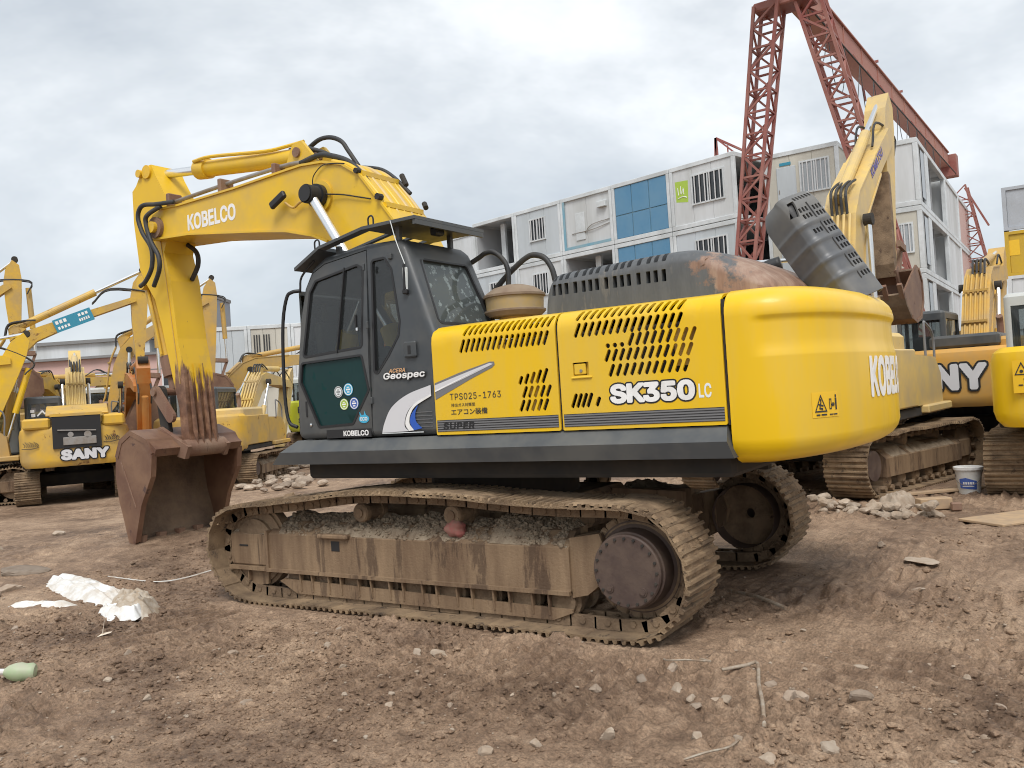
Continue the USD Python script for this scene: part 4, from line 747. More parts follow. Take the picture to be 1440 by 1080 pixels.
def sheet(rows, th):
    A = np.array(rows); n, m = A.shape[:2]; du = np.gradient(A, axis=0); dv = np.gradient(A, axis=1); N = np.cross(du, dv); N /= np.linalg.norm(N, axis=2, keepdims=True) + 1e-9
    if (N[n // 2, m // 2] @ N4) < 0: N = -N
    B = A - N * th; V = np.vstack([A.reshape(-1, 3), B.reshape(-1, 3)]); i = np.arange(n * m).reshape(n, m); j = i + n * m
    q = lambda a, b, c, d: np.stack([a, b, c, d], -1).reshape(-1, 4)
    f = np.vstack([q(i[:-1, :-1], i[1:, :-1], i[1:, 1:], i[:-1, 1:]), q(j[:-1, :-1], j[:-1, 1:], j[1:, 1:], j[1:, :-1]), q(i[:-1, 0], j[:-1, 0], j[1:, 0], i[1:, 0]), q(i[:-1, -1], i[1:, -1], j[1:, -1], j[:-1, -1]), q(i[0, :-1], i[0, 1:], j[0, 1:], j[0, :-1]), q(i[-1, :-1], j[-1, :-1], j[-1, 1:], i[-1, 1:])])
    m_ = trimesh.Trimesh(V, np.vstack([f[:, [0, 1, 2]], f[:, [0, 2, 3]]]), process=True); trimesh.repair.fix_normals(m_); return m_
cov = man(sheet(rows, .016))
def cov_box(y0, y1, u0, u1): return man(hull([cov_at(u, y, d) for u in (u0, u1) for y in (y0, y1) for d in (-.12, .06)]))
for u in (.15, .25, .31, .41, .47, .57, .63, .73, .79):
    for k in range(3): cov = cov - cov_box(.330 + k * .032, .350 + k * .032, u - .020, u + .020)
for u in (.60, .74, .80):
    for k in range(3): cov = cov - cov_box(.465 + k * .032, .485 + k * .032, u - .020, u + .020)
for k in range(6): cov = cov - cov_box(.335 + k * .032, .356 + k * .032, .895, .93)
cov = cov - man(hull([cov_at(u, y, d) for u, y in ((.76, .57), (.90, .53), (.90, .585), (.78, .62)) for d in (-.13, .06)]))
v, f = unman(cov); OC = O(EX, 'raised_cover', (v, f), 'plastic_grey', smooth=35, label='grey ribbed engine cover standing open behind the counterweight')
LIN = sheet(lin[2:-10], .003); O(OC, 'liner', (LIN.vertices, LIN.faces), 'black'); O(OC, 'seam', [bar(cov_at(.12, .442, .003), cov_at(.85, .442, .003), .008, .009)], 'rubber')
O(OC, 'hinge_strut', bar((-3.35, -.2, 2.36), (-3.15, -.2, 2.78), .03, .03), 'steel')
O(EX, 'hand_rail', [tube([(-2.25, -.55, 2.84), (-2.85, -.55, 2.80), (-3.0, -.55, 2.78)], .018, 3), bar((-2.9, -.55, 2.8), (-2.9, -.55, 2.35), .03, .03), bar((-2.3, -.55, 2.83), (-2.3, -.55, 2.35), .03, .03)], 'chrome')
O(EX, 'exhaust_pipe', tube([(-2.45, -.25, 2.40), (-2.5, -.25, 2.62), (-2.58, -.26, 2.72), (-2.72, -.28, 2.76)], .06, 5, 14), 'rubber', smooth=True); O(EX, 'valve_cover', [cb(-3.1, -2.7, -.9, -.5, 2.38, 2.66, .05), cyl((-2.95, -.45, 2.5), (-2.95, -.5, 2.62), .1, 16)], 'yellow_pale')
# --- cab ----------------------------------------------------------------
CO = [(1.295, 1.512), (1.275, 2.05), (1.225, 2.6), (1.16, 2.90), (1.06, 3.07), (.90, 3.155), (.40, 3.20), (.02, 3.19), (-.06, 3.12), (-.375, 2.34), (-.345, 1.512)]
CY0, CY1 = .42, 1.468
sph = trimesh.creation.uv_sphere(radius=1, count=[8, 16]).vertices
def cab_hull(inset, r):
    pg = Polygon(CO).buffer(-inset - r, join_style=2); pts = []
    for x, z in list(pg.exterior.coords)[:-1]:
        rr = r
        for y in (CY0 + inset + r, CY1 - inset - r): pts.append(sph * rr + [x, y, z])
    return hull(np.vstack(pts))
def lean(v):
    v = v.copy(); h = np.maximum(0, v[:, 2] - 2.1); v[:, 1] = np.where(v[:, 1] > .95, v[:, 1] - .075 * h * (v[:, 1] - .95) / .52, v[:, 1]); return v
outer = man(cab_hull(0, .075)); inner = man(cab_hull(.06, .05)); shell = outer - inner
def hole(poly, y0, y1, r=.035): return man(xz(Polygon(poly).buffer(-r).buffer(r), y0, y1))
W_UP = [(1.165, 2.255), (1.075, 2.85), (1.0, 2.95), (.49, 3.03), (.415, 2.99), (.435, 2.295)]
W_LO = [(1.185, 2.215), (1.205, 2.03), (1.0, 1.615), (.58, 1.63), (.37, 1.92), (.44, 2.235)]
W_RE = [(.325, 3.045), (.17, 3.05), (.09, 2.94), (.005, 2.48), (.02, 2.36), (.13, 2.2), (.305, 2.0)]
for q in (W_UP, W_LO, W_RE): shell = shell - hole(q, 1.2, 1.6)
shell = shell - hole([(1.1, 2.2), (1.03, 2.9), (.1, 3.0), (.0, 2.4)], .3, .6)
# rear window: through the sloping rear wall, in (slope, y)
rs = np.array([-.055 + .375, 0, 3.12 - 2.34]); rs /= np.linalg.norm(rs); rn = np.array([-rs[2], 0, rs[0]]); r0 = np.array([-.375, 0, 2.34])
def rear(poly, d0, d1):
    v, f = ext(poly, d0, d1); return (r0 + v[:, 1:2] * rs + v[:, 0:1] * np.array([0, 1., 0]) + v[:, 2:3] * rn, f)
RWIN = Polygon([(1.35, .10), (1.26, .735), (.56, .735), (.53, .10)]).buffer(-.05).buffer(.05)
shell = shell - man(rear(RWIN, -.2, .2))
shell = shell - man(bx(1.1, 1.5, .52, 1.38, 1.75, 2.85))
# door seam
DOOR = Polygon([(1.262, 1.53), (1.245, 2.05), (1.195, 2.6), (1.12, 2.90), (1.03, 3.02), (.88, 3.085), (.375, 3.14), (.36, 1.53)])
seamg = DOOR.buffer(.004).difference(DOOR.buffer(-.004)); shell = shell - man(xz(seamg, 1.445, 1.6))
v, f = unman(shell); CABP = O(EX, 'cab', (lean(v), f), 'charcoal', smooth=32)
def cabpart(parent, name, mesh, m, **k): v, f, _ = meshkit.arrays(cat(mesh) if isinstance(mesh, list) else mesh); return O(parent, name, (lean(np.asarray(v)), f), m, **k)
def ring(poly, w, r=.035): g = Polygon(poly).buffer(-r).buffer(r); return g.buffer(.004).difference(g.buffer(-w))
for q, n_, gm in ((W_UP, 'door_window', 'glass_tint'), (W_LO, 'lower_door_window', 'glass_green'), (W_RE, 'quarter_window', 'glass_tint')):
    w = cabpart(CABP, n_, one(xz(Polygon(q).buffer(.01), 1.444, 1.450), (0, 1, 0)), gm); cabpart(w, 'seal', xz(ring(q, .016), 1.440, 1.4705), 'black')
    if q is W_UP: cabpart(w, 'sash_bar', [bar((.64, 1.462, 3.02), (.735, 1.462, 2.27), .012, .028)], 'black')
RW = O(CABP, 'rear_window', one(rear(RWIN.buffer(.01), -.030, -.024), rn), 'glass_dirty'); O(RW, 'seal', rear(RWIN.buffer(.006).difference(RWIN.buffer(-.018)), -.03, .003), 'black')
O(CABP, 'front_window', one(bx(1.215, 1.222, .5, 1.4, 1.72, 2.88), (1, 0, 0)), 'glass_clear'); O(CABP, 'right_window', one(bx(.0, 1.1, .44, .445, 2.1, 3.0), (0, -1, 0)), 'glass_clear')
st = O(CABP, 'operator_seat', [rb(.25, .75, .72, 1.2, 1.95, 2.1, .05), tr(rb(-.06, .06, .74, 1.18, 0, .7, .05), T(.22, 0, 2.05) @ RY(-.12)), rb(.1, .2, .85, 1.08, 2.75, 2.95, .045), rb(.3, .7, 1.2, 1.28, 2.2, 2.3, .03)], 'seat'); O(CABP, 'console', [cb(.85, 1.15, .55, .8, 1.6, 2.35, .03), cb(.1, .8, .5, .68, 1.6, 2.25, .03), bar((.95, 1.1, 1.6), (.9, 1.1, 2.3), .03, .03)], 'seat')
O(CABP, 'floor', bx(-.3, 1.22, .5, 1.4, 1.52, 1.58), 'dark')
hd = O(CABP, 'lock_cover', cb(-.175, -.045, 1.455, 1.485, 2.165, 2.30, .012), 'charcoal'); O(hd, 'keyhole', cb(-.125, -.095, 1.4845, 1.488, 2.195, 2.265, .001), 'black')
hb = O(CABP, 'door_handle', [cb(.46, .475, 1.462, 1.49, 2.47, 2.58, .004)], 'black'); O(CABP, 'window_catch', cb(.455, .475, 1.46, 1.48, 2.44, 2.47, .003), 'chrome'); O(CABP, 'door_pull', [cb(1.13, 1.15, 1.466, 1.474, 1.72, 1.86, .003)], 'black'); O(CABP, 'door_bolt', lathe([(.014, 0), (.014, .008), (0, .01)], (1.09, 1.468, 1.645), (0, 1, 0), 10), 'chrome')
O(CABP, 'hinge', [cb(.335, .355, 1.46, 1.482, z, z + .06, .004) for z in (1.80, 2.45, 2.95)], 'charcoal'); O(CABP, 'bracket', [cb(.08, .12, 1.38, 1.42, 3.02, 3.07, .008)], 'charcoal')
O(CABP, 'name_strip', decal_y(sbox(-.905, 1.518, -.375, 1.592), YS - .002, .003), 'black'); O(CABP, 'lettering', decal_y(fit(text('KOBELCO', .05, bold=4), -.70, 1.532, -.405, 1.58), YS + .0015, .001), 'white_paint')
for (x, z, r, m, m2) in ((-.75, 1.925, .05, 'decal_white', 'print_grey'), (-.63, 1.94, .055, 'decal_cyan', 'white_paint'), (-.69, 1.812, .05, 'decal_green', 'white_paint'), (-.57, 1.815, .053, 'decal_navy', 'white_paint')):
    sg = O(CABP, 'round_sticker', decal_y(Point(x, z).buffer(r, 12), 1.452, .001), m)
    O(sg, 'emblem', decal_y(unary_union([Point(x, z).buffer(r * .9, 12).difference(Point(x, z).buffer(r * .76, 12)), sbox(x - r * .45, z - r * .12, x + r * .45, z + r * .12), sbox(x - r * .25, z - r * .5, x + r * .25, z - r * .3), sbox(x - r * .25, z + r * .28, x + r * .25, z + r * .42)]), 1.4535, .001), m2)
es = O(CABP, 'eco_sticker', decal_y(unary_union([affinity.scale(Point(-.45, 1.675).buffer(.045, 10), 1.3, .8), Polygon([(-.49, 1.69), (-.5, 1.74), (-.47, 1.70)]), Polygon([(-.45, 1.70), (-.44, 1.745), (-.42, 1.695)])]), YS - .001, .0025), 'decal_cyan'); O(es, 'lettering', decal_y(fit(text('ECO', .03, bold=3), -.49, 1.66, -.41, 1.692), YS + .002, .001), 'white_paint')
gs = fit(text('Geospec', .09, bold=3, shear=.12, track=2), -.20, 1.985, .25, 2.055); O(CABP, 'lettering', decal_y(gs.buffer(.007), YS - .001, .0025), 'print_dark'); O(CABP, 'lettering', decal_y(gs, YS + .002, .001), 'white_paint'); O(CABP, 'lettering', decal_y(fit(text('ACERA', .04, bold=3, shear=.2, track=2), -.135, 2.05, .045, 2.085), YS + .0035, .001), 'print_tan', label='worn tan lettering above the white name')
# white and blue swoosh low on the cab side
crv = lambda P_: Polygon(crom(P_, 6))
def polyc(up, lo): return Polygon(np.vstack([crom(up, 6), crom(lo, 6)]))
O(CABP, 'swoosh', decal_y(polyc([(-.25, 1.548), (-.22, 1.63), (-.13, 1.76), (.05, 1.86), (.30, 1.925)], [(.30, 1.835), (.12, 1.78), (.03, 1.70), (.0, 1.60), (.04, 1.555)]), YS - .001, .0025), 'print_silver')
O(CABP, 'swoosh', decal_y(polyc([(.045, 1.555), (.01, 1.62), (.05, 1.715), (.13, 1.785), (.30, 1.85)], [(.30, 1.835), (.14, 1.765), (.075, 1.70), (.055, 1.62), (.10, 1.56)]), YS + .002, .001), 'white_paint')
O(CABP, 'swoosh', decal_y(polyc([(.10, 1.56), (.065, 1.62), (.08, 1.69), (.16, 1.77)], [(.16, 1.77), (.125, 1.70), (.13, 1.63), (.19, 1.575)]), YS + .0035, .001), 'print_blue')
O(CABP, 'pin_stripes', decal_y(unary_union([sbox(-.2 + .02 * k, 1.585 + k * .03, .30, 1.589 + k * .03) for k in range(5)]), YS - .0015, .002), 'print_grey')
O(CABP, 'lower_line', decal_y(sbox(-.25, 1.54, .20, 1.546), YS - .001, .003), 'decal_white')
O(EX, 'grab_rail', tube([(1.19, 1.40, 2.88), (1.26, 1.45, 2.87), (1.31, 1.47, 2.82), (1.365, 1.48, 2.6), (1.395, 1.48, 2.2), (1.395, 1.48, 1.86), (1.36, 1.48, 1.68), (1.28, 1.46, 1.63)], .017), 'black', smooth=True)
# roof guard
vp = [(-.24, 3.335), (.30, 3.325), (.88, 3.235), (1.19, 3.085)]
def strip(p, th): p = np.array(p); return Polygon(np.vstack([p, (p - [0, th])[::-1]]))
VG = O(EX, 'roof_guard', [xz(strip([(-.24, 3.335), (.34, 3.33)], .028), .46, 1.47), xz(strip([(.34, 3.33), (.88, 3.235)], .026), .46, .56), xz(strip([(.34, 3.33), (.88, 3.235)], .026), 1.37, 1.47), xz(strip([(.88, 3.235), (1.19, 3.085)], .03), .46, 1.47), xz(strip([(-.24, 3.305), (-.21, 3.305)], .04), .47, 1.46)] + [xz(strip([(.34, 3.33), (.88, 3.235)], .02), y, y + .05) for y in (.75, 1.05)], 'charcoal')
O(VG, 'stay', [bar((x, y, 3.12), (x, y, zt), .04, .04) for x, zt in ((.05, 3.31), (.75, 3.23)) for y in (.6, 1.33)], 'charcoal'); O(VG, 'lifting_eye', [tube([(x, 1.45, z), (x, 1.45, z + .07), (x - .03, 1.45, z + .09), (x - .055, 1.45, z + .07), (x - .055, 1.45, z)], .008, 4, 6) for x, z in ((.28, 3.32), (.93, 3.21))], 'black')
O(VG, 'work_lamp', cb(-.16, -.08, .95, 1.07, 3.235, 3.30, .012), 'black'); O(EX, 'aerial', [tube([(.02, 1.47, 3.33), (-.03, 1.47, 3.15), (-.1, 1.46, 2.95)], .004, 4, 5), cb(-.085, -.055, 1.40, 1.45, 2.72, 2.93, .008)], 'decal_white'); O(EX, 'door_latch_rod', [cb(-.10, -.05, 1.42, 1.462, 2.70, 2.74, .008), bar((-.075, 1.45, 2.74), (-.075, 1.44, 2.95), .018, .018)], 'black')
O(EX, 'mirror_stay', tube([(1.0, 1.40, 3.13), (1.14, 1.43, 3.0), (1.17, 1.43, 2.88)], .01, 4, 6), 'black')
# right-hand tank, hidden side
O(EX, 'right_body', [rb(-2.76, 1.0, -1.47, -.45, 1.5, 2.36, .08), rb(1.0, 1.9, -1.45, -.5, 1.4, 2.1, .06)], 'yellow')
# --- boom, arm, bucket ---------------------------------------------------
BOOM_LO = [(4.88, 4.03), (4.15, 3.99), (2.91, 3.83), (2.48, 3.765), (2.08, 3.655), (1.87, 3.56), (1.55, 3.28), (.70, 1.85), (.55, 1.6)]
BOOM_UP = [(.15, 1.6), (.10, 1.85), (.62, 3.0), (.95, 3.65), (1.10, 3.85), (1.36, 4.18), (1.60, 4.335), (1.88, 4.415), (2.2, 4.44), (2.57, 4.425), (3.31, 4.39), (4.32, 4.37), (4.71, 4.385), (4.86, 4.34), (4.92, 4.20)]
bw = .31
bp_ = Polygon(BOOM_LO + BOOM_UP)
BM = O(EX, 'boom', [xz(bp_.buffer(-.012), -bw, bw)], 'yellow_boom')
def edge_strip(pts, y0, y1, th):
    l = LineString(pts).buffer(th / 2, cap_style=2, join_style=1); return xz(l, y0, y1)
O(BM, 'flange_plate', edge_strip(BOOM_LO[:6], -bw - .02, bw + .02, .026), 'yellow_boom'); O(BM, 'flange_plate', edge_strip(BOOM_UP[2:13], -bw - .02, bw + .02, .024), 'yellow_boom')
O(BM, 'lettering', decal_y(fit(text('KOBELCO', .2, bold=4, track=0), -4.17, 4.03, -3.30, 4.225), bw + .001, .002), 'white_paint')
for s in (1, -1):
    bc = O(EX, 'boom_cylinder', [cyl((.95, s * .47, 2.55), (.52, s * .47, 1.45), .105, 24)], 'yellow_boom'); O(bc, 'rod', cyl((1.93, s * .47, 4.05), (.95, s * .47, 2.55), .052, 20), 'chrome', smooth=40); O(bc, 'rod_eye', [cyl((1.93, s * .40, 4.05), (1.93, s * .54, 4.05), .10, 24)], 'dark', smooth=40)
    O(bc, 'pin_collar', [cyl((1.93, s * .33, 4.05), (1.93, s * .40, 4.05), .125, 28), cyl((1.93, s * .54, 4.05), (1.93, s * .56, 4.05), .085, 24)], 'black')
O(BM, 'pivot_boss', cyl((1.93, -bw - .03, 4.05), (1.93, bw + .03, 4.05), .17, 28), 'yellow_boom', smooth=40)
O(BM, 'pivot_boss', [cyl((4.76, -bw - .05, 4.16), (4.76, bw + .05, 4.16), .13, 24)], 'rust_metal', smooth=40); O(BM, 'pin_keeper', [cyl((4.76, bw + .05, 4.16), (4.76, bw + .10, 4.16), .07, 16), bar((4.76, bw + .06, 4.16), (4.92, bw + .06, 4.14), .03, .06)], 'yellow_arm')
ear = O(BM, 'cylinder_ear', [xz(Polygon([(2.02, 4.43), (2.62, 4.42), (2.44, 4.74), (2.3, 4.76)]), y - .025, y + .025) for y in (-.17, .17)], 'yellow_boom'); O(ear, 'pin', cyl((2.37, -.22, 4.64), (2.37, .22, 4.64), .055, 16), 'rust_metal')
ac = O(EX, 'arm_cylinder', [cyl((4.20, 0, 4.845), (2.55, 0, 4.66), .10, 28), cyl((2.55, 0, 4.66), (2.37, 0, 4.64), .085, 20), cyl((4.29, 0, 4.855), (4.10, 0, 4.833), .122, 28)], 'yellow_boom', smooth=40); O(ac, 'rod', cyl((5.02, 0, 4.93), (4.29, 0, 4.855), .055, 20), 'chrome', smooth=40); O(ac, 'rod_eye', cyl((5.03, -.1, 4.93), (5.03, .1, 4.93), .10, 20), 'rust_metal'); O(ac, 'oil_pipe', tube([(4.25, .11, 4.93), (3.9, .12, 4.92), (3.0, .1, 4.80), (2.65, .08, 4.79), (2.4, .05, 4.80)], .022, 4), 'yellow_boom')
ARM = [(5.05, 5.02), (4.94, 5.02), (4.86, 4.86), (4.66, 4.54), (4.66, 4.1), (4.78, 3.87), (4.68, 3.5), (4.61, 2.77), (4.53, 2.34), (4.50, 1.57), (4.44, 1.36), (4.52, 1.28), (4.66, 1.32), (4.68, 1.9), (4.80, 2.4), (4.93, 2.95), (5.04, 3.3), (5.2, 3.52), (5.31, 3.71), (5.38, 4.32), (5.375, 4.74), (5.29, 4.80), (5.13, 5.0)]
AM = O(EX, 'arm', [xz(Polygon(ARM).buffer(-.01), -.215, .215)], 'arm_worn')
O(AM, 'wear_plate', [hull([(4.535, y - .02, 2.5 - abs(y) * .9), (4.485, y - .028, 1.6), (4.485, y + .028, 1.6), (4.535, y + .02, 2.5 - abs(y) * .9), (4.46, y - .02, 1.65), (4.46, y + .02, 1.65), (4.43, y, 1.4)]) for y in (-.14, -.05, .05, .14)], 'arm_worn', label='rust brown wear ribs on the lower arm')
O(AM, 'side_seam', [bar((4.88, .217, 4.3), (4.78, .217, 3.55), .01, .012), bar((4.78, .217, 3.55), (4.62, .217, 2.2), .01, .012)], 'mustard'); O(AM, 'cylinder_boss', [cyl((5.17, -.26, 4.93), (5.17, .26, 4.93), .0501, 16), cyl((5.03, -.24, 4.93), (5.03, .24, 4.93), .085, 20)], 'yellow_arm')
O(AM, 'patch', decal_y(Polygon([(-4.88, 3.02), (-4.80, 2.98), (-4.79, 2.84), (-4.87, 2.88)]), .206, .003), 'decal_white', label='small white label on the arm side'); O(AM, 'scuff', decal_y(Polygon([(-4.81, 2.72), (-4.76, 2.7), (-4.79, 2.67), (-4.75, 2.62), (-4.78, 2.66), (-4.82, 2.68)]), .206, .003), 'rust_metal')
AE = O(AM, 'link_pin', [cyl((4.53, -.30, 1.40), (4.53, .30, 1.40), .105, 24)], 'rust_metal', smooth=40)
kc = O(EX, 'bucket_cylinder', [cyl((5.37, .02, 3.5), (5.08, .02, 2.45), .085, 24)], 'yellow_arm', smooth=40); O(kc, 'rod', cyl((5.08, .02, 2.45), (5.03, .02, 2.15), .05, 16), 'rust_metal'); O(kc, 'gland', cyl((5.11, .02, 2.58), (5.05, .02, 2.32), .10, 20), 'rust_metal'); O(kc, 'oil_pipe', tube([(5.32, .11, 3.48), (5.18, .13, 3.05), (5.08, .13, 2.6)], .018, 4), 'yellow_arm')
O(EX, 'rocker_link', [hull(np.vstack([cyl((5.03, y, 2.12), (5.03, y + .05, 2.12), .075, 14)[0], cyl((4.76, y, 1.80), (4.76, y + .05, 1.80), .075, 14)[0]])) for y in (-.31, .25)] + [cyl((5.03, -.33, 2.12), (5.03, .33, 2.12), .05, 14)], 'rust_metal'); O(EX, 'bucket_link', [hull(np.vstack([cyl((5.02, y, 2.12), (5.02, y + .06, 2.12), .08, 14)[0], cyl((4.93, y, 1.50), (4.93, y + .06, 1.50), .08, 14)[0]])) for y in (-.24, .18)], 'dark')
O(EX, 'bracket', [cyl((5.33, -.2, 3.55), (5.33, .2, 3.55), .09, 16)], 'yellow_arm')
BY0, BY1 = -.62, .66
BK = [(4.62, 1.36), (4.72, 1.52), (5.02, 1.63), (5.22, 1.53), (5.32, 1.33), (5.345, 1.10), (5.30, .80), (5.22, .55), (5.15, .30), (5.06, .28)]     # outer skin, hinge to lip
skin = LineString(BK).buffer(.022, cap_style=2, join_style=1)
MOUTH = [(4.62, 1.36), (4.66, 1.10), (4.88, .76), (5.04, .30)]
BU = O(EX, 'bucket', [xz(skin, BY0, BY1)], 'bucket_in')
cheek = Polygon(BK + [(5.04, .30), (4.88, .76), (4.66, 1.10)])
for y in (BY0, BY1): O(BU, 'side_plate', xz(cheek.buffer(.02), y - .02, y + .02), 'bucket_out')
[O(BU, 'side_cutter', xz(LineString(MOUTH[:]).buffer(.03, cap_style=2), y - .035, y + .035), 'bucket_out') for y in (BY0, BY1)]; O(BU, 'side_rib', [xz(LineString([(5.23, 1.28), (4.98, .72)]).buffer(.008, cap_style=2), BY1 + .02, BY1 + .026)], 'rust_metal')
O(BU, 'back_plate', [xz(LineString(BK[:5]).buffer(.032, cap_style=2, join_style=1), BY0 - .027, BY1 + .027)], 'bucket_out'); O(BU, 'hinge_bracket', [xz(Polygon([(4.40, 1.42), (4.48, 1.27), (4.62, 1.30), (4.75, 1.5), (5.05, 1.60), (4.95, 1.68), (4.62, 1.52)]), y - .03, y + .03) for y in (-.29, .29)], 'rust_metal'); O(BU, 'front_lip', [xz(Polygon([(4.55, 1.42), (4.70, 1.53), (4.74, 1.47), (4.60, 1.33)]), BY0, BY1)], 'bucket_out')
for k in range(5):
    y = BY0 + .09 + k * (BY1 - BY0 - .18) / 4; O(BU, 'tooth', [hull([(5.02, y - .05, .36), (5.02, y + .05, .36), (5.12, y - .05, .36), (5.12, y + .05, .36), (5.05, y - .035, .16), (5.05, y + .035, .16), (5.07, y, .15)])], 'rust_metal')
# hoses and pipes on boom and arm
for r, P_ in ((.028, [(4.35, .36, 4.41), (4.66, .38, 4.43), (4.91, .4, 4.45), (5.01, .4, 4.33), (4.94, .4, 4.12), (4.78, .4, 3.9), (4.79, .4, 3.67), (4.93, .4, 3.51), (5.1, .36, 3.47)]), (.028, [(4.60, .36, 4.40), (4.79, .42, 4.31), (4.83, .42, 4.21), (4.75, .42, 3.98), (4.62, .42, 3.78), (4.62, .42, 3.61), (4.8, .38, 3.43)]), (.03, [(4.75, -.1, 4.0), (4.57, -.1, 3.87), (4.55, -.1, 3.71), (4.69, -.1, 3.53)]),
              (.03, [(2.3, .22, 4.50), (2.05, .2, 4.54), (1.86, .2, 4.50), (1.59, .22, 4.38), (1.4, .24, 4.21), (1.27, .24, 4.04)]), (.026, [(2.68, .0, 4.77), (2.46, 0, 4.75), (2.21, 0, 4.66), (2.04, 0, 4.57), (1.85, .05, 4.46)]), (.026, [(2.55, -.1, 4.74), (2.32, -.1, 4.83), (2.13, -.1, 4.82), (1.97, -.1, 4.74), (1.88, -.1, 4.62), (1.74, -.1, 4.42)]), (.024, [(1.85, -.28, 4.46), (1.6, -.3, 4.39), (1.41, -.3, 4.26), (1.2, -.3, 4.05)])):
    O(EX, 'hydraulic_hose', tube(P_, r), 'rubber', smooth=True)
BP = O(BM, 'boom_pipe', tube([(4.62, .2, 4.46), (3.6, .2, 4.505), (2.6, .2, 4.53), (2.25, .2, 4.51)], .026, 4), 'steel', smooth=True)
for x in (4.55, 3.58, 2.66): O(BP, 'pipe_clamp', [cb(x - .03, x + .03, .1, .3, 4.40, 4.56, .01)], 'rust_metal')
for k, y in enumerate((.26, .14, .02, -.10, -.22, -.29)):
    off = .05 + .012 * (k % 2); pp = [(x + off * .6, y, z + off) for x, z in ((1.75, 4.36), (1.50, 4.26), (1.28, 4.06), (1.02, 3.72), (.7, 3.12), (.4, 2.5))]; O(BM, 'boom_pipe', tube(pp, .027, 5), 'yellow_pale' if k % 2 else 'yellow_boom', smooth=True)
for q_ in ((1.36, 4.20), (1.06, 3.82)): O(BM, 'pipe_bracket', bar((q_[0], -.3, q_[1]), (q_[0], .3, q_[1]), .05, .05), 'yellow_boom')
for q_ in [cyl((1.38, .3, 4.22), (1.38, .36, 4.22), .03, 8), cyl((1.1, .3, 3.9), (1.1, .37, 3.9), .035, 8), cyl((1.25, -.3, 4.15), (1.33, -.33, 4.28), .03, 8), cyl((1.0, -.3, 3.86), (1.05, -.34, 3.92), .03, 8)]: O(BM, 'clamp_bolt', q_, 'dark')
lm = O(BM, 'work_lamp', tr(rb(-.13, .13, -.03, .03, -.045, .045, .028), T(2.50, .40, 4.10) @ RY(.45)), 'black'); O(lm, 'stay', tube([(2.41, .38, 4.06), (2.31, .36, 3.99), (2.2, .36, 4.03), (2.02, .38, 4.05)], .014, 4), 'mustard')
O(BM, 'cable', [tube([(2.0, .36, 4.16), (1.99, .345, 4.28), (1.86, .335, 4.37), (1.7, .33, 4.36), (1.55, .33, 4.33)], .006, 5, 5), tube([(1.82, .36, 4.05), (1.6, .34, 4.01), (1.39, .335, 3.95), (1.22, .33, 3.90)], .008, 5, 5)], 'dark')
